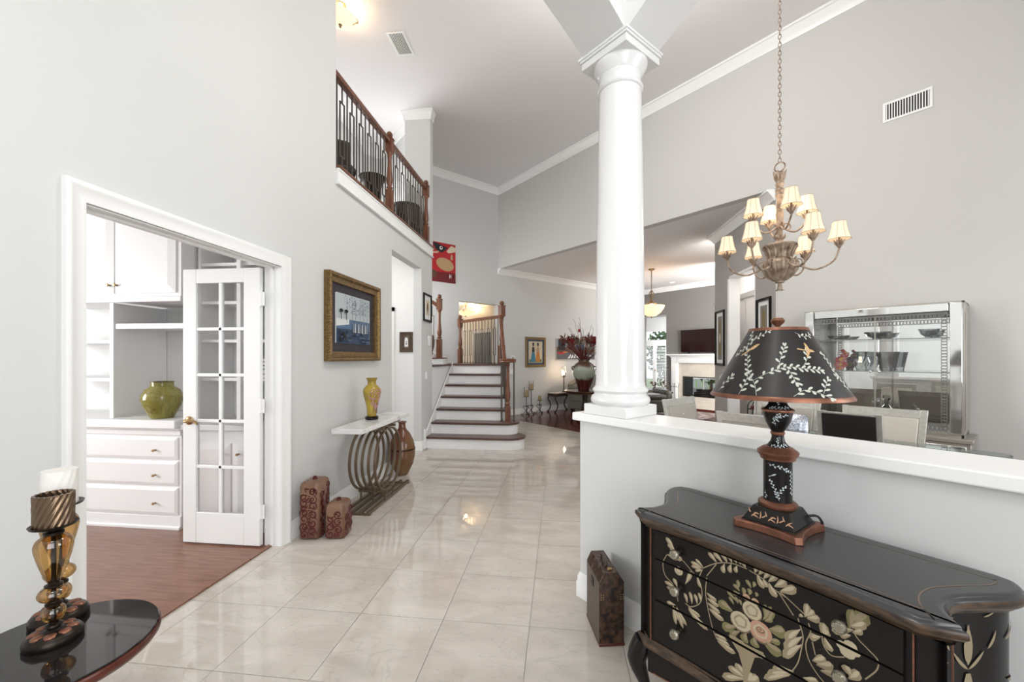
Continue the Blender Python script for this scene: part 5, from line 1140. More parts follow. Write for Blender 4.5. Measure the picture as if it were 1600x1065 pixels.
def chand_arm(a, r, z0, zc, zdip, r0):
    R_ = Matrix.Rotation(a,4,'Z')
    T = lambda *p: R_ @ Vector(p)
    pts = bez([(r0,0,z0),(r0+.05,0,z0-.035),(r*.62,0,zdip),(r*.9,0,zdip+.05),(r,0,zc-.055),(r,0,zc-.03)], 6)
    am = MB().tube([R_ @ p for p in pts], .0075, 8)
    sp_ = [(r0+.035-.035*cos(.5*q)*(1-q*.055), 0, z0-.005+.04*sin(.5*q)*(1-q*.055)) for q in range(13)]
    am.tube([R_ @ Vector(p) for p in sp_], .006, 6)
    arm = am.build('arm', M['antique'], ch)
    cup = MB().lathe([(.006,zc-.05),(.014,zc-.045),(.012,zc-.035),(.022,zc-.02),(.024,zc-.008),(.008,zc-.004),(.008,zc+.045),(.001,zc+.045)],14,tuple(T(r,0,0)))
    for q in range(7):
        Rq = Matrix.Translation(T(r,0,0)) @ Matrix.Rotation(2*pi*q/7,4,'Z'); cup.tube([Rq @ Vector(p) for p in ((.012,0,zc-.035),(.024,0,zc-.018),(.028,0,zc),(.038,0,zc+.012))], [.005,.008,.006,.002], 5)
    cup.build('cup', M['antique'], arm)
    zb, zt = zc+.015, zc+.15
    pr = [(.074,0),(.066,.022),(.057,.055),(.049,.095),(.044,.135)]
    c = T(r,0,0)
    MB().lathe([(q, zb+h_) for q, h_ in pr]+[(q-.002, zb+h_) for q, h_ in pr[::-1]],24,tuple(c), cap=False).build('lamp_shade', M['shade_cream'], arm)
    sm_ = MB()
    for q in range(8):
        aa = 2*pi*q/8; sm_.tube([(c.x+(q2+.0006)*cos(aa), c.y+(q2+.0006)*sin(aa), zb+h_) for q2, h_ in pr], .0013, 4)
    for q2, h_ in (pr[0], pr[-1]): sm_.tube([(c.x+q2*cos(2*pi*i/24), c.y+q2*sin(2*pi*i/24), zb+h_) for i in range(24)], .0022, 4, True)
    sm_.build('shade_piping', M['seam'], arm)
    MB().ball((c.x,c.y,zb+.05), .012, (1,1,1.7), 10, 6).build('bulb', M['bulb'], arm)
CA = .35
for k in range(6): chand_arm(CA+k*pi/3, .385, 2.155, 2.285, 2.085, .095)
for k in range(4): chand_arm(CA+.35+k*pi/2, .20, 2.46, 2.55, 2.42, .02)
point('chandelier_glow', (*xy(1.247,3.80),2.62), 14, (1,.80,.58), .25)
# ---- china cabinet on the right wall
M['mirrorframe'] = mat('mirrored_panel', (.80,.81,.80), .06, .92)
M['champagne'] = mat('champagne_silver', (.40,.375,.33), .35, .45)
M['lattice'] = mat('etched_lattice', (.20,.20,.185), .35, .3)
cc = dining('china_cabinet', 'mirrored china cabinet with lattice-bordered glass doors on the dining wall', 'cabinet', .885, 5.58)
X0, X1, YF, Z0, Z1 = -.575, .575, -.43, .69, 1.872
MB().box(-.615,.615,-.48,0,.06,.66).box(-.63,.63,-.495,.0,.655,.69).build('base_body', M['champagne'], cc, bev=.004)
for i in range(4):
    xx = -.60+.30*i; MB().box(xx+.012,xx+.288,-.492,-.478,.10,.63).build('base_door', M['mirrorframe'], cc, bev=.004)
for x in (-.58,.58):
    for y in (-.44,-.05): MB().box(x-.03,x+.03,y-.03,y+.03,0,.06).build('foot', M['champagne'], cc, bev=.003)
MB().box(X0,X0+.02,YF,0,Z0,Z1).build('side', M['champagne'], cc, bev=.002); sd = MB().box(X1-.02,X1,YF,0,Z0,Z1).box(X1,X1+.006,YF+.03,-.03,Z0+.06,Z1-.10).build('side', M['champagne'], cc, bev=.002)
MB().box(X0,X1,YF,0,Z1-.02,Z1).build('cabinet_top', M['champagne'], cc, bev=.002); MB().box(X0,X1,YF,0,Z0,Z0+.03).build('cabinet_floor', M['champagne'], cc)
MB().box(X0+.02,X1-.02,-.012,-.004,Z0+.03,Z1-.02).build('mirror_back', M['mirror'], cc, False)
for nm_, bx_ in (('mirror_rail',(X0+.095,X1-.095,Z1-.085,Z1-.012)),('mirror_stile',(X1-.088,X1-.012,Z0+.035,Z1-.012)),('mirror_stile',(X0+.012,X0+.088,Z0+.035,Z1-.012))):
    a, b, c, d = bx_; MB().box(a,b,YF-.012,YF,c,d).build(nm_, M['mirrorframe'], cc, bev=.005)
MB().box(X0+.09,X1-.09,YF-.006,YF+.01,Z0+.02,Z0+.045).build('bottom_rail', M['champagne'], cc)
for a, b, hx in ((X0+.095,-.002,1),(.002,X1-.095,-1)):
    d = MB().box(a,b,YF-.004,YF,Z0+.045,Z1-.09).build('glass_door', M['glass'], cc, False)
    z0, z1 = Z0+.05, Z1-.095
    lt_ = MB(); ring = [(.0185*cos(2*pi*q/12), .0175*sin(2*pi*q/12)) for q in range(12)]
    def rr_(x, z): lt_.tube([(x+p,YF-.006,z+q) for p,q in ring], .0034, 4, True)
    x = a+.02 if hx > 0 else a+.012
    nx = int((b-a-.03)/.026)
    for i in range(nx+1):
        xx = a+.016+(b-a-.032)*i/nx; rr_(xx, z1-.024); rr_(xx, z0+.024)
    nz = int((z1-z0-.06)/.026); xe = a+.018 if hx > 0 else b-.018
    for i in range(nz+1):
        zz = z0+.03+(z1-z0-.06)*i/nz; rr_(xe+hx*.006, zz)
    for zz in (z1-.002,z1-.046,z0+.002,z0+.046): lt_.box(a+.004,b-.004,YF-.008,YF-.005,zz-.0018,zz+.0018)
    o = lt_.build('lattice', M['lattice'], d); o['kind'] = 'stuff'
    MB().box((b-.004 if hx > 0 else a),(b if hx > 0 else a+.004),YF-.007,YF-.003,z0,z1).build('door_edge', M['champagne'], d)
    MB().ball((b-.03 if hx > 0 else a+.03, YF-.018, 1.25), .012, (1,1,1), 10, 6).build('knob', M['chrome'], d)
for zz in (1.245,1.555): MB().box(X0+.025,X1-.025,YF+.03,-.015,zz,zz+.008).build('glass_shelf', mat('shelf_glass',(.25,.30,.28),.08,.3) if 'shg' not in M else M['shg'], cc, False); M['shg'] = bpy.data.materials['shelf_glass']
M['crystal'] = glass('cut_crystal', (.90,.93,.93), .95, .22)
def on_cab(name, label, cat, x, y, z, pr, seg=16, flute=0, group='crystal pieces in the china cabinet'):
    c = xy(.885, 5.58); dx = Vector((cos(RZR), sin(RZR))); dy = Vector((-sin(RZR), cos(RZR))); p = Vector(c)+dx*x+dy*y
    o = MB().lathe(pr, seg).build(name, M['crystal'], None, ang=20 if flute else 40, loc=(p.x,p.y,z), rz=RZR); return tag(o, label, cat, group)
bowl = lambda r, h_: [(r*.35,0),(r*.4,.006),(r*.35,.012),(r*.75,h_*.45),(r,h_),(r*.96,h_),(r*.7,h_*.5),(.001,.02)]
on_cab('crystal_bowl','wide cut-crystal bowl in the middle of the upper glass shelf','bowl',-.02,-.20,1.564,bowl(.11,.075),12,1)
on_cab('crystal_bowl','shallow dark crystal dish at the left of the upper glass shelf','bowl',-.33,-.20,1.564,bowl(.10,.05),10,1)
on_cab('crystal_bowl','small crystal bowl at the right end of the upper glass shelf','bowl',.34,-.2,1.564,bowl(.075,.085),10,1)
on_cab('crystal_vase','tall square-cut crystal vase on the lower glass shelf','vase',.06,-.24,1.254,[(.055,0),(.06,.02),(.085,.17),(.09,.185),(.084,.185),(.055,.03),(.001,.025)],8,1)
on_cab('crystal_vase','crystal pitcher beside the square-cut vase on the lower shelf','vase',-.14,-.22,1.254,[(.04,0),(.045,.01),(.07,.08),(.05,.14),(.06,.19),(.055,.19),(.045,.14),(.001,.02)],14,1)
on_cab('crystal_decanter','crystal decanter on the cabinet floor below the lower shelf','decanter',-.02,-.25,.72,[(.06,0),(.07,.02),(.065,.10),(.02,.16),(.02,.21),(.034,.23),(.03,.26),(.001,.27)],10,1)
rib = dining('glass_ribbon', 'red and yellow twisted glass ribbon sculpture on the lower cabinet shelf', 'sculpture', .885+.30, 5.58-.22, 1.254)
cset = [('red_glass',(.40,.03,.03)),('amber_yellow',(.55,.36,.03)),('pink_glass',(.55,.18,.16))]
for k, (nm_, c_) in enumerate(cset):
    pts = bez([(-.05+.03*k,0,.005),(.03-.04*k,.01,.06),(-.04+.03*k,0,.11),(.04-.02*k,.0,.15),(.0+.03*k,0,.21-.02*k)],6)
    MB().tube(pts, .013, 8, flat=(1.5,.6)).build('strand', mat(nm_, c_, .12), rib)
scu = dining('crystal_sculpture', 'curved striped crystal wave ornament on the cabinet floor', 'sculpture', .885-.12, 5.58-.27, .72)
MB().tube(bez([(-.11,0,.005),(-.08,0,.09),(-.03,0,.11),(.01,0,.03),(.04,0,.012),(.08,0,.08),(.10,0,.14)],6), .018, 8, flat=(.6,2)).build('wave', M['crystal'], scu); MB().box(-.12,.12,-.03,.03,0,.008).build('base', M['crystal'], scu)
# wall register high up
def register(name, label, loc, rz, w, h, n, tilt=None, bars='v'):
    o = thing(name, label, 'vent', loc, rz)
    MB().box(-w/2,w/2,-.008,0,0,.022).box(-w/2,w/2,-.008,0,h-.022,h).box(-w/2,-w/2+.022,-.008,0,0.022,h-.022).box(w/2-.022,w/2,-.008,0,.022,h-.022).build('frame', M['trim'], o, bev=.002)
    MB().box(-w/2+.02,w/2-.02,-.002,-.0005,.02,h-.02).build('duct', mat('duct_dark',(.03,.03,.03),.9) if 'duct' not in M else M['duct'], o, False); M['duct'] = bpy.data.materials['duct_dark']
    for k in range(n):
        x = -w/2+.03+(w-.06)*k/(n-1); MB().box(x-.004,x+.004,-.007,-.002,.022,h-.022).build('slat', M['trim'], o, False)
    return o
register('wall_vent', 'white louvred air register high on the dining wall', (*xy(.722,TR-.001),3.80), RZR, .36, .20, 16)
cv = register('ceiling_vent', 'white air register in the high ceiling over the loft edge', (-1.97,4.75,HC-.001), 0, .22, .38, 9); cv.rotation_euler = (radians(90),0,0); cv.location = (-1.97,5.04,HC-.001)
# ---- glass dining table
dt = dining('dining_table', 'rectangular glass-topped dining table behind the half wall', 'table', .90, 3.62)
M['tableglass'] = glass('table_glass', (.80,.88,.86), .95, .12)
MB().prism(rrect(.86,.56,.05), .744, .756).build('glass_top', M['tableglass'], dt, bev=.003)
for x in (-.5,.5): 
    MB().box(x-.09,x+.09,-.22,.22,.03,.744).build('pedestal', M['champagne'], dt, bev=.006); MB().box(x-.14,x+.14,-.28,.28,0,.03).build('pedestal_base', M['champagne'], dt, bev=.004)
# ---- dining chairs: origin on floor under the seat, chair faces local -y; its back stands at +y
M['creamfab'] = mat('cream_leather', (.52,.48,.42), .45); M['brownback'] = mat('dark_brown_back', (.012,.007,.007), .5); M['greyfab'] = mat('grey_beige_leather', (.36,.335,.29), .5)
def chair(label, s, t, rz, h=1.0, front='creamfab', back='greyfab', flare=.03, handle=False, tuft=True, w=.225):
    o = dining('dining_chair', label, 'chair', s, t, 0, rz, 'silver dining chairs round the glass table')
    MB().prism(rrect(w,.22,.03), .40, .475).build('seat', M[front], o, bev=.012); MB().prism(rrect(w-.008,.212,.02), .35, .40).build('seat_rail', M['silver'], o)
    for x in (-1,1):
        MB().box(x*(w-.02)-.018,x*(w-.02)+.018,-.20,-.165,0,.35).build('leg', M['silver'], o, bev=.003)
        MB().add([(x*(w-.02)+a,.22+b+.05,0) for a,b in ((-.017,-.02),(.017,-.02),(.017,.015),(-.017,.015))]+[(x*(w-.02)+a,.2+b,.40) for a,b in ((-.017,-.02),(.017,-.02),(.017,.015),(-.017,.015))], [(3,2,1,0),(4,5,6,7),(0,1,5,4),(1,2,6,5),(2,3,7,6),(3,0,4,7)]).build('leg', M['silver'], o, bev=.003)
        p0 = (x*(w-.02),.2,.40); p1 = (x*(w-.02+flare),.315,h)
        MB().add([(p0[0]+a,p0[1]+b,p0[2]) for a,b in ((-.018,-.018),(.018,-.018),(.018,.018),(-.018,.018))]+[(p1[0]+a,p1[1]+b,p1[2]) for a,b in ((-.022,-.014),(.022,-.014),(.022,.014),(-.022,.014))], [(3,2,1,0),(4,5,6,7),(0,1,5,4),(1,2,6,5),(2,3,7,6),(3,0,4,7)]).build('back_post', M['silver'], o, bev=.003)
    yb = lambda z: .2+.115*(z-.4)/(h-.4); wx = lambda z: w-.038+flare*(z-.4)/(h-.4)
    def slab(z0, z1, y0, y1, ins=0): 
        return MB().add([(-wx(z0)+ins,yb(z0)+y0,z0),(wx(z0)-ins,yb(z0)+y0,z0),(wx(z0)-ins,yb(z0)+y1,z0),(-wx(z0)+ins,yb(z0)+y1,z0),(-wx(z1)+ins,yb(z1)+y0,z1),(wx(z1)-ins,yb(z1)+y0,z1),(wx(z1)-ins,yb(z1)+y1,z1),(-wx(z1)+ins,yb(z1)+y1,z1)], [(3,2,1,0),(4,5,6,7),(0,1,5,4),(1,2,6,5),(2,3,7,6),(3,0,4,7)])
    slab(h-.065,h-.004,-.016,.016).build('top_rail', M['silver'], o, bev=.003); slab(.50,.55,-.014,.014).build('lower_rail', M['silver'], o, bev=.003)
    slab(.55,h-.065,-.022,.004,.004).build('back_cushion', M[front], o, bev=.008); slab(.55,h-.065,.004,.012,.004).build('back_panel', M[back], o, bev=.002)
    if back == 'brownback': slab(.50,h-.014,.017,.024,-.012).build('back_panel', M[back], o, bev=.002)
    if tuft:
        for z in (h-.25,h-.14):
            for x in ((-.08,.08) if z < h-.2 else (0,)): MB().ball((x,yb(z)-.024,z), .009, (1,.6,1), 8, 5).build('crystal_button', M['chrome'], o)
    if handle: MB().box(-.045,.045,yb(h-.24)+.012,yb(h-.24)+.02,h-.26,h-.20).build('pull_handle', mat('pull_dark',(.045,.025,.024),.4), o, bev=.004)
    return o
# local +y is the back: near-side chairs back onto the half wall (-t), far-side chairs onto the cabinet (+t)
chair('silver chair with beige tufted back at the far-left end of the table', 1.62, 3.45, R45-.0, 1.02, 'greyfab', 'greyfab')
chair('silver chair seen from behind left of the lamp, with grey back panel', 1.165, 3.30, RZR+pi, 1.0, 'creamfab', 'greyfab', .01, tuft=False, w=.205)
chair('silver chair with dark brown back panel right of the lamp', .645, 3.37, RZR+pi, 1.06, 'creamfab', 'brownback', .0, True, False, .152)
chair('silver chair with cream tufted leather back in front of the china cabinet', .70, 4.03, RZR, .985, 'creamfab', 'greyfab')
chair('silver chair holding the sequined cushion on the far side of the table', 1.36, 4.03, RZR, .985, 'greyfab', 'greyfab')
cu = dining('cushion', 'silver sequined cushion leaning on the far-side chair left of the dark one', 'cushion', 1.34, 4.13, .48)
M['sequin'] = mat('silver_sequins', (.62,.64,.67), .3, .6, col2=(.10,.13,.20), nscale=120)
mb = MB(); nn_ = 12; vs_ = []; fs = []
for sgn in (1,-1):
    for i in range(nn_+1):
        for j in range(nn_+1):
            u, v = -1+2*i/nn_, -1+2*j/nn_; th = .065*(max(0,1-u*u)*max(0,1-v*v))**.4; vs_.append((.19*u*(1-.06*v*v), sgn*th+.10*(.5+.5*v)*.5, .21+.20*v*(1-.06*u*u)))
b0 = (nn_+1)**2
for i in range(nn_):
    for j in range(nn_):
        a = i*(nn_+1)+j; fs += [(a,a+1,a+nn_+2,a+nn_+1),(b0+a,b0+a+nn_+1,b0+a+nn_+2,b0+a+1)]
mb.add(vs_, fs).build('cover', M['sequin'], cu)

# ================================================================== LOFT AND CEILING LAMPS, FAR WALL PICTURES
M['bowl'] = mat('alabaster_bowl_lit', (.75,.60,.42), .4, emit=(1,.66,.34), es=1.3)
def bowl_lamp(name, label, loc, r, drop, arms=3, power=12):
    o = thing(name, label, 'ceiling light', loc)
    MB().lathe([(.001,-.001),(.06,-.001),(.062,-.012),(.03,-.028),(.010,-.034),(.008,-drop),(.001,-drop)],20).build('stem', M['bronze'], o)
    pr = [(.001,-drop-r*.42),(r*.3,-drop-r*.40),(r*.62,-drop-r*.27),(r*.86,-drop-r*.10),(r,-drop+r*.06),(r*.98,-drop+r*.06),(r*.84,-drop-r*.08),(r*.6,-drop-r*.24),(.001,-drop-r*.38)]
    MB().lathe(pr,32).build('bowl', M['bowl'], o)
    MB().lathe([(.001,-drop-r*.42-.035),(.01,-drop-r*.42-.03),(.012,-drop-r*.42-.012),(.022,-drop-r*.42+.002),(.001,-drop-r*.42+.003)],12).build('finial', M['bronze'], o)
    for k in range(arms):
        a = 2*pi*k/arms+.5; R_ = Matrix.Rotation(a,4,'Z')
        MB().tube([R_ @ p for p in bez([(.01,0,-.05),(r*.5,0,-.06-drop*.2),(r*1.02,0,-drop*.7),(r*1.05,0,-drop+.0),(r*.98,0,-drop+r*.02),(r*.75,0,-drop-r*.18)],5)], .006, 6).build('arm', M['bronze'], o)
    point(name+'_bulb', (loc[0],loc[1],loc[2]-drop*.5-.04), power, (1,.74,.46), .05)
    return o
bowl_lamp('ceiling_light', 'glowing bowl ceiling light above the loft at the wall edge', (-2.42,4.24,HC), .17, .15, 3, 9)
hx_, hy_ = xy(8.9, 5.30)
bowl_lamp('ceiling_light', 'glowing bowl ceiling light in the hall beyond the landing', (*xy(8.75,5.42),2.745), .22, .22, 3, 14)
picture('painting', 'bright red abstract canvas with dark hat and bird high on the far wall', 'picture', (*xy(SF-.001,4.05),2.965), R45, .79, .83, 0, None, mats=[('canvas', pk['red'],0)], shapes=[
    (rect(0,1,.0,.26),pk['darkred']),(ell(.58,.14,.3,.08),pk['darkred']),(ell(.3,.2,.14,.1),pk['brown']),(ell(.68,.46,.27,.16,16,-.2),pk['sand']),([(.84,.6),(.92,.6),(.90,.74),(.86,.74)],pk['sand']),(rect(.0,.40,.55,.72),pk['red']),
    ([(.30,.98),(.80,.96),(.72,.85),(.58,.74),(.42,.80)],pk['black']),([(.36,1.0),(.84,.96),(.74,.90),(.6,.93)],pk['red']),(ell(.56,.865,.045,.045),pk['white']),(ell(.565,.87,.025,.028),pk['black']),([(.72,.80),(.86,.96),(1,.93),(1,.82),(.78,.76)],pk['cream']),([(.2,.82),(.33,.75),(.5,.78),(.46,.72),(.25,.69)],pk['peach']),(rect(.81,.825,.12,.22),pk['white']),(rect(.85,.865,.12,.22),pk['white']),(rect(.81,.865,.16,.175),pk['white'])])
fig = lambda x, c, hc: [([(x-.15,.12),(x+.15,.12),(x+.10,.40),(x+.05,.55),(x-.05,.55),(x-.10,.40)],pk[c]),([(x-.08,.5),(x+.08,.5),(x+.06,.70),(x-.06,.70)],pk[hc]),(ell(x,.78,.055,.06),pk['brown']),(ell(x-.0,.83,.06,.045),pk['black'])]
picture('framed_picture', 'gold-framed painting of a couple in blue and orange dress on the far wall', 'picture', (*xy(SF-.001,6.75),1.14), R45, .67, .745, .055, M['gold'], .035,.02, [('mat', pk['navy'],0),('picture_base', pk['cream'],.09)], [([(.13,.1),(.87,.1),(.87,.22),(.13,.22)],pk['green'])]+fig(.36,'teal','black')+fig(.64,'orange','sand')+[([(.42,.60),(.6,.64),(.6,.60),(.42,.56)],pk['peach'])])
cars = [(rect(0,1,0,.34),pk['street']),(rect(0,1,.34,.62),pk['brown']),(rect(0,1,.62,1),pk['grey']),(rect(.05,.22,.45,1),pk['black']),(rect(.28,.45,.5,.95),pk['darkred']),(rect(.5,.72,.48,1),pk['navy']),(rect(.78,.97,.5,.9),pk['street'])]
for k in range(9): cars.append(([(.28+.075*k,.04+.012*k),(.33+.075*k,.04+.012*k),(.38+.06*k,.24),(.35+.06*k,.24)],pk['white']))
cars += [(ell(.12,.30,.10,.05),pk['red']),(ell(.22,.36,.06,.03),pk['orange'])]
picture('painting', 'wide city street canvas with crosswalk behind the flower vase', 'picture', (*xy(SF-.001,8.23),1.31), R45, 1.55, .575, .02, M['silver'], .03,.02, [('canvas', pk['grey'],0)], cars)
for nm_, lb, t, z in (('thermostat','small grey keypad on the far wall right of the newel post',6.02,1.30),('light_switch','white double switch plate on the far wall under the keypad',6.0,.98)):
    o = thing(nm_, lb, 'switch', (*xy(SF-.001,t),z), R45); MB().box(-.06,.06,-.014,0,0,.12).build('plate', M['trim'], o, bev=.003); MB().box(-.03,.03,-.02,-.014,.03,.09).build('button', M['champagne'] if nm_=='thermostat' else M['whitewall'], o)
# tall narrow prints on the slanting wall
for lb, y, w_ in (('tall narrow black-framed print at the living-room end of the slanting wall',6.995,.36),('tall narrow black-framed print on the slanting wall near the dining corner',5.565,.36)):
    picture('framed_picture', lb, 'picture', (XD-.001,y,1.25), -pi/2, w_, .90, .038, M['black'], .03,.018, [('mat', pk['white'],0),('picture_base', flat('etching_grey',(.20,.19,.17)),.2)], [([(.35,.15),(.65,.15),(.62,.85),(.38,.85)],pk['olive']),(ell(.5,.5,.1,.1),pk['cream'])])
# ================================================================== LIVING ROOM (turned axes)
def living(name, label, cat, s, t, z=0, rz=R45, group=None): return thing(name, label, cat, (*xy(s,t),z), rz, group)
# ---- fireplace: front faces -t; local x = -s (right), local y = +t
M['cream_stone'] = marble('cream_stone', (.60,.55,.48), (.52,.47,.41), (.42,.37,.31), 3, .2, .3)
fp = living('fireplace', 'white mantel fireplace with cream stone surround in the living room', 'fireplace', 5.45, TF, 0, RZR)
for x in (-1,1):
    MB().box(x*.79-.095,x*.79+.095,-.12,0,0,1.22).box(x*.79-.11,x*.79+.11,-.135,0,0,.16).box(x*.79-.065,x*.79+.065,-.13,-.12,.22,1.15).build('pilaster', M['trim'], fp, bev=.004)
MB().box(-.885,.885,-.12,0,1.22,1.40).box(-.70,.70,-.128,-.12,1.25,1.36).build('frieze', M['trim'], fp, bev=.004)
MB().box(-.90,.90,-.15,0,1.38,1.41).box(-.93,.93,-.18,0,1.41,1.435).box(-.97,.97,-.235,0,1.435,1.475).build('mantel_shelf', M['trim'], fp, bev=.005)
MB().box(-.695,-.55,-.045,0,0,1.22).box(.55,.695,-.045,0,0,1.22).box(-.55,.55,-.045,0,.82,1.22).box(-.55,.55,-.045,0,0,.30).build('stone_surround', M['cream_stone'], fp, False)
MB().box(-.98,.98,-.62,-.045,0,.03).build('hearth', M['cream_stone'], fp, bev=.004); MB().box(-1.0,1.0,-.655,-.62,0,.034).build('hearth_edge', M['redwood'], fp)
MB().box(-.56,.56,-.055,-.045,.815,.84).box(-.56,.56,-.055,-.045,.285,.305).box(-.56,-.54,-.055,-.045,.3,.82).box(.54,.56,-.055,-.045,.3,.82).build('firebox_frame', M['darkmetal'], fp)
MB().box(-.545,-.535,0,.44,.3,.82).box(.535,.545,0,.44,.3,.82).box(-.545,.545,0,.44,.30,.306).build('firebox_liner', M['blackmatt'], fp)
MB().box(-.54,.54,-.05,-.046,.305,.815).build('firebox_glass', M['glass'], fp, False)
lg = living('log_set', 'dark stacked fire logs inside the see-through fireplace', 'logs', 5.45, TF+.22, .306, RZR)
M['log'] = mat('charred_log', (.035,.024,.018), .8, noise=.5, nscale=25)
for (x0,y0,z0,x1,y1,z1,r) in ((-.34,-.05,.05,.36,-.04,.06,.05),(-.36,.07,.05,.34,.08,.05,.05),(-.25,.0,.13,.28,.03,.13,.04),(-.1,-.06,.13,.2,.08,.16,.03),(.0,.05,.12,-.28,-.06,.15,.032)):
    MB().tube(bez([(x0,y0,z0),((x0+x1)/2,(y0+y1)/2+.01,(z0+z1)/2+.012),(x1,y1,z1)],4), r, 9).build('log', M['log'], lg)
tv = living('television', 'flat black television standing on the white mantel', 'television', 5.455, TF-.11, 1.475, RZR)
MB().box(-.575,.575,-.02,.02,.045,.67).build('bezel', M['black'], tv, bev=.004)
MB().box(-.562,.562,-.0225,-.019,.062,.657).build('screen', mat('tv_screen', (.012,.003,.003), .12, spec=.6), tv, False)
for x in (-.35,.35): MB().box(x-.015,x+.015,-.08,.08,0,.008).box(x-.012,x+.012,-.01,.01,.006,.05).build('foot', M['black'], tv)
# fire tools
ft = living('fire_tools', 'black wrought iron fireplace tool set standing on the hearth', 'fire tools', 6.05, TF-.42, .03, RZR)
MB().lathe([(.001,0),(.10,0),(.10,.012),(.02,.025),(.010,.04),(.010,.62),(.001,.64)],16).build('stand', M['blackmatt'], ft)
MB().tube([(-.11,0,.53),(.11,0,.53)], .006, 6).tube([(0,-.08,.53),(0,.08,.53)], .006, 6).build('crossbar', M['blackmatt'], ft)
for k, (x, y) in enumerate(((-.11,0),(.11,0),(0,-.08))):
    MB().tube(bez([(x,y,.05),(x,y,.45),(x,y,.56),(x*1.3,y-.02,.62),(x*1.0,y,.64)],4), .0075, 6).box(x-.03,x+.03,y-.006,y+.006,.04,.14).build('tool', M['blackmatt'], ft)
# ---- sunroom french doors with blinds, transom
M['blind'] = mat('white_blind', (.72,.72,.72), .5)
fd = thing('window_3', 'pair of white glazed garden doors with blinds under a transom', 'doors', (0,0,0), R45); fd['kind'] = 'structure'; del fd['category']
def leafdoor(s0, s1):
    y0, y1 = min(s0,s1), max(s0,s1); w = .055
    f = MB().box(TW,TW+.05,y0,y0+w,.04,1.85).box(TW,TW+.05,y1-w,y1,.04,1.85).box(TW+.001,TW+.049,y0+w,y1-w,.04,.20).box(TW+.001,TW+.049,y0+w,y1-w,1.78,1.85); f.build('door_leaf', M['trim'], fd, False)
    MB().box(TW+.03,TW+.034,y0+w,y1-w,.20,1.78).build('pane', M['glass'], fd, False)
    b = MB(); n = 30
    for k in range(n):
        z = .22+1.55*k/n; b.add([(TW+.005,y0+w,z),(TW+.005,y1-w,z),(TW+.024,y1-w,z+.020),(TW+.024,y0+w,z+.020)], [(0,1,2,3)])
    o = b.build('blind', M['blind'], fd, False); o['kind'] = 'stuff'
leafdoor(7.72,8.21); leafdoor(8.22,8.72)
MB().box(TW,TW+.06,7.70,8.75,1.85,2.0).box(TW,TW+.06,7.70,8.75,2.30,2.34).box(TW+.0,TW+.06,7.69,7.72,0,2.34).box(TW,TW+.06,8.72,8.76,0,2.34).build('transom_frame', M['trim'], fd, False)
MB().box(TW+.03,TW+.034,7.72,8.72,2.0,2.30).build('pane', M['glass'], fd, False)
MB().ball((TW-.03,8.16,.92),.028,(1,1,1),10,6).build('handle', M['brass'], fd)
winframe('window_4', 4.6,7.38,TW+.02,.15,2.3,6,4,R45).rotation_euler = (0,0,R45)
bpy.data.objects['window_4'].data.transform(Matrix.Identity(4))
for v in bpy.data.objects['window_4'].data.vertices: v.co = (v.co.y, v.co.x, v.co.z)
# ---- garden outside
gd = tag(MB().box(TW+.15,26,0,20,-.35,-.15).build('lawn', mat('lawn_grass', (.16,.26,.06), .9, col2=(.10,.18,.04), nscale=8), None, False, rz=R45), kind='structure')
M['leafgreen'] = mat('hedge_leaves', (.10,.20,.05), .7, col2=(.035,.08,.02), nscale=9)
random.seed(9)
places = ['outside the garden doors, on the left', 'outside the garden doors, in the middle', 'outside the garden doors, on the right', 'outside the sunroom window, farthest left', 'outside the sunroom window, farthest right']
for k, (s_, t_) in enumerate(((10.2,17.0),(9.2,16.4),(8.0,16.8),(6.6,16.2),(5.0,16.6))):
    bu = living('bush', 'leafy green bush '+places[k], 'bush', s_, t_, -.15, 0, 'garden bushes behind the sunroom')
    MB().tube([(0,0,0),(.02,.02,.8),(0,0,1.5)], [.07,.05,.03], 8).build('trunk', M['oak'], bu)
    lv = MB()
    for q in range(700):
        v = Vector((random.gauss(0,1),random.gauss(0,1),random.gauss(0,1))).normalized(); r = random.uniform(.6,1); c = Vector((v.x*.85*r,v.y*.85*r,1.75+v.z*1.35*r)); a = Vector((random.gauss(0,1),random.gauss(0,1),random.gauss(0,1))).normalized()*.11; b = a.cross(v).normalized()*.07
        lv.add([c-a, c+b, c+a, c-b], [(0,1,2,3)])
    o = lv.build('foliage', M['leafgreen'], bu, False, recalc=False); o['kind'] = 'stuff'
fn = thing('garden_fence', 'white picket fence behind the garden bushes', 'fence', (*xy(8,19),-.15), R45)
for k in range(24): MB().box(0,.03,-3.6+.3*k,-3.38+.3*k,0,1.5).build('picket', M['trim'], fn, False)
MB().box(.03,.07,-3.7,3.7,.4,.5).build('rail', M['trim'], fn, False)
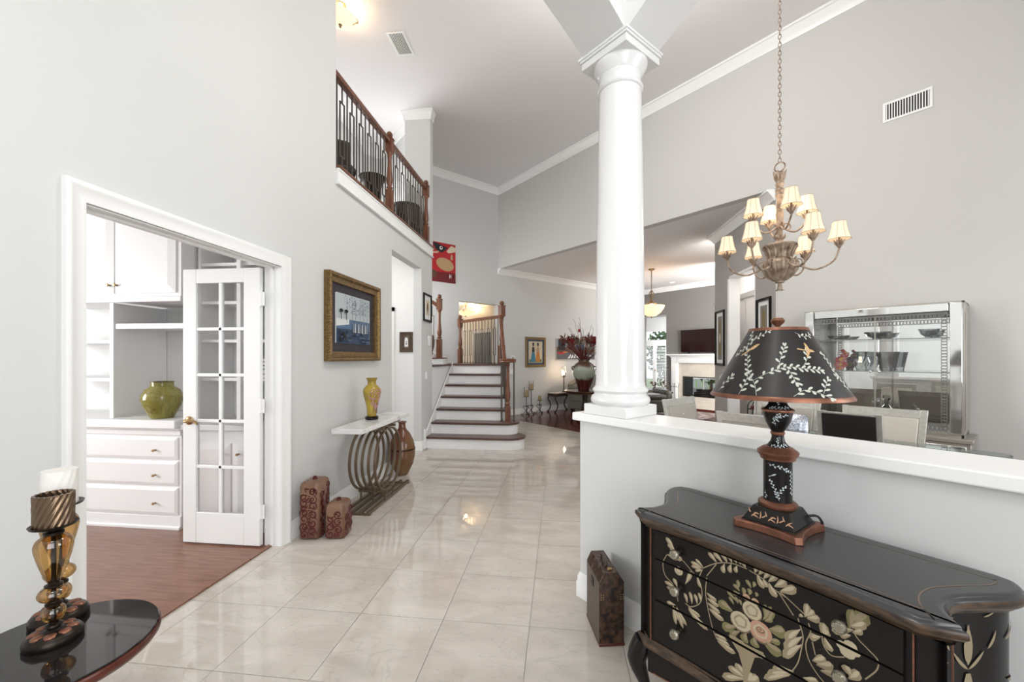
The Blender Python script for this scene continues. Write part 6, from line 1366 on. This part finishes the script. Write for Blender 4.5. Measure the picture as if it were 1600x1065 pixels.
# ---- pendant and recessed lights
pl = living('pendant_light', 'bronze pendant lamp with glowing alabaster bowl over the living room', 'pendant light', 5.40, 8.43, 0, 0)
MB().lathe([(.001,LC),(.075,LC),(.07,LC-.02),(.02,LC-.045),(.012,LC-.06),(.010,2.95),(.03,2.94),(.034,2.925),(.012,2.91),(.02,2.85),(.03,2.80),(.018,2.74),(.04,2.68),(.075,2.645),(.07,2.62),(.001,2.61)],20).build('stem', M['bronze'], pl)
for k in range(4):
    R_ = Matrix.Rotation(pi*k/2+.4,4,'Z'); MB().tube([R_ @ p for p in bez([(.015,0,2.92),(.07,0,2.88),(.055,0,2.80),(.03,0,2.74),(.08,0,2.68),(.14,0,2.64),(.11,0,2.60)],5)], .007, 6).build('scroll', M['bronze'], pl)
MB().lathe([(.001,2.335),(.10,2.35),(.20,2.42),(.27,2.52),(.295,2.585),(.285,2.588),(.255,2.52),(.19,2.435),(.10,2.37),(.001,2.36)],36).build('bowl', M['bowl'], pl)
MB().lathe([(.001,2.29),(.012,2.295),(.012,2.32),(.025,2.335),(.001,2.342)],12).build('finial', M['bronze'], pl)
point('pendant_bulb', (*xy(5.40,8.43),2.56), 18, (1,.74,.46), .06)
for lb, s_, t_ in (('small recessed ceiling light nearest the pendant lamp',6.02,10.39),('small recessed ceiling light near the slanting wall corner',5.05,10.46)):
    o = living('recessed_light', lb, 'ceiling light', s_, t_, LC, 0); MB().lathe([(.06,-.001),(.085,-.001),(.085,-.008),(.06,-.012)],20, cap=False).build('trim_ring', M['trim'], o); MB().lathe([(.001,-.003),(.06,-.003),(.06,-.001),(.001,-.001)],20).build('lens', mat('recessed_lens',(1,1,1),.5,emit=(1,.95,.85),es=2) if 'rl' not in M else M['rl'], o); M['rl'] = bpy.data.materials['recessed_lens']
# ---- round pedestal table with big vase
rx, ry = .547, 8.824
pt = thing('pedestal_table', 'round dark wood pedestal table with gilt edge in front of the sofa', 'table', (rx,ry,0))
M['darkwood'] = wood('dark_mahogany', (.035,.014,.009), (.018,.008,.006), .25, (3,3,3), 5)
MB().lathe([(.001,.60),(.36,.60),(.40,.61),(.415,.625),(.415,.645),(.43,.655),(.44,.665),(.435,.67),(.001,.672)],48).build('top', M['darkwood'], pt)
MB().lathe([(.418,.606),(.424,.612),(.418,.618)],48, cap=False).lathe([(.436,.658),(.444,.666),(.436,.672)],48, cap=False).build('gilt_edge', M['gold'], pt)
MB().lathe([(.10,.60),(.06,.56),(.05,.45),(.075,.33),(.085,.24),(.06,.18),(.09,.13),(.12,.11),(.001,.11)],24).build('pedestal', M['darkwood'], pt)
for k in range(4):
    a = pi/4+k*pi/2-.3; R_ = Matrix.Rotation(a,4,'Z'); MB().tube([R_ @ p for p in bez([(.03,0,.13),(.15,0,.13),(.28,0,.08),(.34,0,.03)],4)], [.04,.04,.04,.038,.036,.034,.032,.032,.032,.03,.03,.03,.03], 8, flat=(.7,1)).ball(tuple(R_ @ Vector((.33,0,.028))), .028).build('foot', M['darkwood'], pt)
def banded(name, stops, rough):
    m = bpy.data.materials.new(name); m.use_nodes = True; n = m.node_tree; L = n.links; b = n.nodes['Principled BSDF']
    tc = n.nodes.new('ShaderNodeTexCoord'); sx = n.nodes.new('ShaderNodeSeparateXYZ'); L.new(tc.outputs['Object'], sx.inputs[0])
    nz = n.nodes.new('ShaderNodeTexNoise'); nz.inputs['Scale'].default_value = 6; nz.inputs['Detail'].default_value = 4; L.new(tc.outputs['Object'], nz.inputs['Vector'])
    ma = n.nodes.new('ShaderNodeMath'); ma.operation = 'MULTIPLY_ADD'; ma.inputs[1].default_value = .22; L.new(nz.outputs['Fac'], ma.inputs[0]); L.new(sx.outputs['Z'], ma.inputs[2])
    cr_ = n.nodes.new('ShaderNodeValToRGB'); L.new(ma.outputs[0], cr_.inputs[0]); e = cr_.color_ramp.elements
    while len(e) < len(stops): e.new(.5)
    for k, (p, c) in enumerate(stops): e[k].position = p; e[k].color = (*c, 1)
    L.new(cr_.outputs[0], b.inputs['Base Color']); b.inputs['Roughness'].default_value = rough; return m
vm = banded('celadon_drip_glaze', [(.05,(.05,.008,.006)),(.33,(.06,.012,.009)),(.40,(.24,.27,.21)),(.58,(.30,.34,.28)),(.66,(.10,.055,.035)),(.85,(.035,.014,.010))], .1)
bv = thing('flower_vase', 'large celadon and oxblood urn of dried flowers on the pedestal table', 'vase', (rx-.02,ry+.03,.672))
MB().lathe([(.001,0),(.12,0),(.125,.012),(.13,.05),(.175,.18),(.225,.31),(.245,.41),(.235,.49),(.195,.56),(.145,.60),(.12,.62),(.118,.645),(.135,.66),(.135,.668),(.105,.668),(.10,.62),(.001,.60)],40).build('urn', vm, bv)
for sx in (-1,1): MB().tube(bez([(sx*.20,-.08,.52),(sx*.25,-.10,.51),(sx*.255,-.10,.46),(sx*.235,-.09,.45)],4), .013, 6).build('lug', M['darkwood'], bv)
random.seed(21)
fl_cols = {'stem_red': mat('dried_stem_red',(.12,.018,.015),.6), 'stem_brown': mat('dried_stem_brown',(.08,.045,.03),.7), 'bloom_red': mat('bloom_red',(.22,.006,.010),.7), 'bloom_cream': mat('bloom_cream',(.60,.55,.42),.7), 'leaf_olive': mat('dried_leaf_olive',(.10,.085,.05),.7)}
for k in range(72):
    a = random.uniform(0,2*pi); sp_ = random.uniform(.12,.60); h_ = random.uniform(.95,1.18) if k < 60 else random.uniform(1.2,1.62)
    if k >= 60: sp_ *= .7
    w_ = .03 if k >= 60 else .008
    pts = [(sp_*cos(a)*(u**1.3)+random.uniform(-w_,w_)*u, sp_*sin(a)*(u**1.3)+random.uniform(-w_,w_)*u, .55+(h_-.55)*u) for u in [q/9 for q in range(10)]]
    MB().tube(bez(pts,2), [.007-.004*q/18 for q in range(19)], 5).build('stem', fl_cols['stem_red' if k%3 else 'stem_brown'], bv)
    if k < 60:
        p = Vector(pts[-2]); mbl = MB()
        for q in range(3):
            d = Vector((random.uniform(-1,1),random.uniform(-1,1),random.uniform(.2,1))).normalized()*.15; e_ = d.orthogonal().normalized()*.02; mbl.add([p, p+d*.5+e_, p+d, p+d*.5-e_], [(0,1,2,3)])
        mbl.build('leaf', fl_cols['leaf_olive' if k%4 == 1 else 'stem_red'], bv, False, recalc=False)
cdir = Vector((-rx,-ry,0)).normalized(); cr_r = Vector((cdir.y*-1, cdir.x, 0)); cr_r = Vector((-cdir.y, cdir.x,0)); 
if cr_r.x < 0: cr_r = -cr_r
for (u, z, r, c) in ((-.28,1.06,.075,'bloom_red'),(.22,1.08,.095,'bloom_red'),(-.03,1.05,.085,'bloom_cream'),(-.1,1.28,.04,'bloom_red'),(.30,1.30,.04,'bloom_red'),(.08,.95,.05,'bloom_cream')):
    p = cr_r*u+cdir*.14; mbl = MB()
    for q in range(60):
        d = Vector((random.gauss(0,1),random.gauss(0,1),random.gauss(0,1))).normalized(); c_ = Vector((p.x,p.y,z)); e_ = d.orthogonal().normalized()*r*.22; mbl.add([c_+d*r*.2, c_+d*r*.7+e_, c_+d*r, c_+d*r*.7-e_], [(0,1,2,3)])
    mbl.ball((p.x,p.y,z), r*.62, (1,1,1), 10, 7).build('bloom', fl_cols[c], bv, False, recalc=False)
# ---- sofa, console with candle lamp, floor candle holders, along the far wall
M['sofafab'] = mat('grey_olive_upholstery', (.155,.15,.125), .8, bump=.1, bscale=150)
sf = living('sofa', 'grey-olive upholstered sofa behind the pedestal table', 'sofa', 6.70, 8.35)
def cushion_mb(x0,x1,y0,y1,z0,z1): return MB().box(x0,x1,y0,y1,z0,z1)
cushion_mb(-.95,.95,-.40,.42,.10,.42).build('base', M['sofafab'], sf, bev=.03); cushion_mb(-.78,-.01,-.42,.25,.42,.56).build('seat_cushion', M['sofafab'], sf, bev=.04); cushion_mb(.01,.78,-.42,.25,.42,.56).build('seat_cushion', M['sofafab'], sf, bev=.04)
bkp = [(-.95,.42),(-.95,.68)]+[(-.95+1.9*k/14,.70+.24*sin(pi*k/14)**.6) for k in range(15)]+[(.95,.68),(.95,.42)]
MB().xprism(bkp, .22, .42).build('backrest', M['sofafab'], sf, bev=.03)
for x in (-1,1): MB().box(x*.87-.10,x*.87+.10,-.40,.30,.30,.60).lathe([(.001,-.36),(.115,-.36),(.115,.34),(.001,.34)],20,M=Matrix.Translation((x*.87,-.03,.60)) @ Matrix.Rotation(pi/2,4,'X')).build('arm', M['sofafab'], sf, bev=.02)
for x in (-.85,.85):
    for y in (-.34,.36): MB().lathe([(.001,0),(.025,0),(.035,.10),(.001,.10)],12,(x,y,0)).build('foot', M['darkwood'], sf)
ctb = living('side_table', 'low console table with scrolled iron legs against the far wall', 'table', 7.36, 7.42)
M['carved'] = mat('carved_brown_apron', (.06,.032,.02), .5, col2=(.02,.01,.008), nscale=40)
MB().box(-.34,.34,-.17,.17,.47,.495).build('top', M['cream_stone'], ctb, bev=.006); MB().box(-.32,.32,-.155,.155,.40,.47).build('apron', M['carved'], ctb, bev=.004)
for x in (-1,1):
    for y in (-.13,.13): MB().tube(bez([(x*.30,y,.42),(x*.34,y,.34),(x*.27,y,.24),(x*.25,y,.14),(x*.31,y,.03),(x*.34,y,.012),(x*.36,y,.04)],5), .014, 7).build('leg', M['blackmatt'], ctb)
cl = living('candle_lamp', 'lit hurricane candle lamp on a slim dark stem on the side table', 'lamp', 7.34, 7.50, .495)
MB().lathe([(.001,0),(.06,0),(.06,.012),(.018,.025),(.012,.05),(.012,.36),(.025,.38),(.06,.39),(.065,.40),(.02,.405),(.02,.43),(.001,.43)],20).build('stem', M['darkmetal'], cl)
MB().lathe([(.035,.405),(.055,.46),(.06,.53),(.05,.60),(.04,.65)],24, cap=False).build('glass_chimney', M['glass'], cl)
MB().lathe([(.001,.43),(.012,.45),(.016,.48),(.010,.52),(.001,.55)],12).build('flame_bulb', mat('flame_bulb',(1,.8,.5),.4,emit=(1,.74,.40),es=14), cl)
point('candle_lamp_glow', (*xy(7.30,7.50),1.0), 4.5, (1,.70,.42), .03)
M['candlewax'] = mat('ivory_gold_candle', (.36,.27,.13), .5)
for lb, s_, t_, h_, ck in (('middle-height iron candle holder, nearest the stairs',7.38,6.27,.43,.17),('tallest iron candle holder, in the middle of the three',7.42,6.46,.59,.15),('shortest iron candle holder, nearest the side table',7.40,6.72,.315,.12)):
    o = living('candle_holder', lb, 'candle holder', s_, t_, 0, R45, 'three iron candle holders on the far wall floor')
    MB().tube([(0,0,.03),(0,0,h_)], .008, 7).build('stem', M['blackmatt'], o)
    for k in range(3):
        R_ = Matrix.Rotation(2*pi*k/3+.3,4,'Z')
        MB().tube([R_ @ p for p in bez([(0,0,.20),(.06,0,.22),(.075,0,.17),(.04,0,.14),(.02,0,.09),(.06,0,.05),(.10,0,.012),(.125,0,.02),(.115,0,.045)],4)], .007, 6).build('scroll_foot', M['blackmatt'], o)
    MB().lathe([(.001,h_),(.055,h_),(.068,h_+.012),(.064,h_+.012),(.05,h_+.005),(.001,h_+.005)],20).build('pan', M['darkmetal'], o)
    MB().lathe([(.001,h_+.005),(.038,h_+.005),(.038,h_+ck),(.001,h_+ck-.004)],18).build('candle', M['candlewax'], o)
    if ck > .13: MB().lathe([(.056,h_+.008),(.058,h_+ck+.07)],22, cap=False).build('glass_sleeve', M['glass'], o)
# ---- leather armchair, flowers, rug, low table
M['oliveleather'] = mat('dark_olive_leather', (.06,.058,.048), .35)
ach = living('armchair', 'dark olive leather armchair with rolled arm seen beside the column', 'armchair', 5.62, 8.6, 0, R45-.5)
MB().box(-.42,.42,-.40,.38,.10,.40).build('base', M['oliveleather'], ach, bev=.04); MB().box(-.28,.28,-.42,.22,.40,.52).build('seat_cushion', M['oliveleather'], ach, bev=.05)
MB().box(-.34,.34,.20,.40,.40,.58).build('backrest', M['oliveleather'], ach, bev=.06)
for x in (-1,1):
    MB().box(x*.36-.07,x*.36+.07,-.38,.30,.30,.50).lathe([(.001,-.38),(.09,-.37),(.10,-.30),(.095,.3),(.001,.32)],18,M=Matrix.Translation((x*.36,-.03,.52)) @ Matrix.Rotation(pi/2,4,'X')).build('arm', M['oliveleather'], ach, bev=.02)
rg = living('rug', 'patterned grey and rust rug on the living-room floor', 'rug', 5.3, 8.9)
MB().box(-1.1,1.1,-.9,.9,.001,.012).build('pile', mat('rug_pattern', (.30,.27,.25), .95, col2=(.08,.03,.025), nscale=7), rg, bev=.003)
MB().box(-1.16,1.16,-.96,-.9,.001,.010).box(-1.16,1.16,.9,.96,.001,.010).box(-1.16,-1.1,-.9,.9,.001,.010).box(1.1,1.16,-.9,.9,.001,.010).build('border', mat('rug_border',(.06,.05,.05),.95), rg)
cf = living('coffee_table', 'dark low table carrying a small flower pot behind the leather armchair', 'table', 6.2, 9.85)
MB().box(-.4,.4,-.3,.3,.40,.44).build('top', M['darkwood'], cf, bev=.005)
for x in (-.35,.35):
    for y in (-.25,.25): MB().box(x-.025,x+.025,y-.025,y+.025,0,.40).build('leg', M['darkwood'], cf)
pf = living('potted_flowers', 'small pot of dark red and violet flowers beside the column', 'plant', 6.1, 9.85, .44)
MB().lathe([(.001,0),(.06,0),(.085,.12),(.09,.13),(.08,.13),(.001,.12)],18).build('pot', M['darkwood'], pf)
fm = MB()
for q in range(70):
    d = Vector((random.gauss(0,1),random.gauss(0,1),random.gauss(.6,.7))).normalized()*random.uniform(.1,.24); c_ = Vector((0,0,.14))+d; e_ = d.orthogonal().normalized()*.03; g_ = d.normalized()*.035; fm.add([c_-g_, c_+e_, c_+g_, c_-e_], [(0,1,2,3)])
o = fm.build('blooms', mat('violet_red_blooms',(.10,.02,.03),.7,col2=(.05,.09,.03),nscale=12), pf, False, recalc=False); o['kind'] = 'stuff'
# ---- kitchen beyond the slanting wall
pc = thing('pantry_cabinet', 'tall white pantry cabinet with cornice seen through the slanting wall opening', 'cabinet', (3.22,7.75,0), -pi/2)
MB().box(-.58,1.1,-.165,.175,.08,2.36).build('body', M['white'], pc); MB().sweep([(0,2.36),(.03,2.36),(.05,2.41),(.07,2.43),(.07,2.46),(0,2.46)], [(-.58,-.165),(1.1,-.165)][::-1]).build('cornice', M['white'], pc)
for x0_, x1_ in ((-.56,-.16),(-.14,.26),(.28,.68),(.70,1.08)):
    d = raised(MB(), x0_,x1_,-.165,.12,2.32,.06,.018).build('door', M['white'], pc, False); knob(d, x1_-.04, -.183, 1.0)
mr_ = thing('wire_rack', 'black arched wire magazine rack inside the slanting wall opening', 'rack', (2.98,6.52,0), -R45)
for y in (-.09,.09): MB().tube([(-.10,y,0),(-.10,y,.62)]+[(-.10*cos(pi*k/12),y,.62+.12*sin(pi*k/12)) for k in range(1,12)]+[(.10,y,.62),(.10,y,0)], .007, 6).build('hoop', M['blackmatt'], mr_)
for z in (.14,.40,.60):
    MB().tube([(-.10,-.09,z),(.10,-.09,z),(.10,.09,z),(-.10,.09,z)], .005, 5, True).build('tray_rim', M['blackmatt'], mr_)
    MB().box(-.09,.09,-.08,.08,z-.004,z).build('tray', M['blackmatt'], mr_)
MB().box(-.07,.07,-.06,.06,.60,.645).build('magazines', M['redwood'], mr_)
# ---- loft furniture behind the rail and the landing vase
ZL = 3.12
M['darkleather'] = mat('black_brown_leather', (.018,.013,.011), .4)
lc = thing('office_chair', 'dark leather chair back behind the near end of the loft rail', 'chair', (-2.72,4.56,ZL), .6)
MB().box(-.26,.26,-.26,.24,.40,.50).build('seat', M['darkleather'], lc, bev=.04); MB().box(-.25,.25,.20,.30,.48,1.02).build('backrest', M['darkleather'], lc, bev=.05)
MB().tube([(0,0,.08),(0,0,.40)], .03, 10).build('column', M['blackmatt'], lc)
for k in range(5): a = 2*pi*k/5; MB().tube([(0,0,.10),(.28*cos(a),.28*sin(a),.04)], .018, 8).ball((.28*cos(a),.28*sin(a),.03), .03).build('leg', M['blackmatt'], lc)
ur = thing('urn', 'dark iron urn with flared rim and scroll handles in the middle of the loft', 'urn', (-2.58,5.36,ZL), .3)
MB().lathe([(.001,0),(.13,0),(.13,.03),(.06,.06),(.05,.10),(.13,.17),(.17,.26),(.16,.36),(.11,.46),(.10,.56),(.13,.68),(.19,.76),(.185,.765),(.11,.70),(.001,.60)],28).build('body', M['darkmetal'], ur)
for sx in (-1,1): MB().tube(bez([(sx*.16,0,.34),(sx*.26,0,.42),(sx*.28,0,.30),(sx*.20,0,.22),(sx*.16,0,.26)],5), .02, 7).build('handle', M['darkmetal'], ur)
dm = thing('drum_table', 'dark drum-shaped side table at the far end of the loft rail', 'table', (-2.36,6.02,ZL))
MB().lathe([(.001,0),(.20,0),(.21,.02),(.20,.05),(.20,.56),(.215,.575),(.215,.60),(.001,.605)],28).build('body', M['darkwood'], dm)
for k in range(14): a = 2*pi*k/14; MB().box(-.006,.006,-.006,.006,.05,.56).build('rib', M['darkmetal'], dm, False, loc=(.203*cos(a),.203*sin(a),0), rz=a)
lv_ = thing('landing_vase', 'brown carved vase on the stair landing beside the turned post', 'vase', (-2.24,6.72,zl))
MB().lathe([(.001,0),(.07,0),(.075,.02),(.06,.06),(.08,.20),(.11,.34),(.115,.42),(.085,.50),(.05,.54),(.045,.60),(.07,.635),(.062,.635),(.04,.60),(.001,.58)],28).build('body', mat('carved_brown_clay',(.13,.07,.045),.6,col2=(.045,.022,.015),nscale=26), lv_)
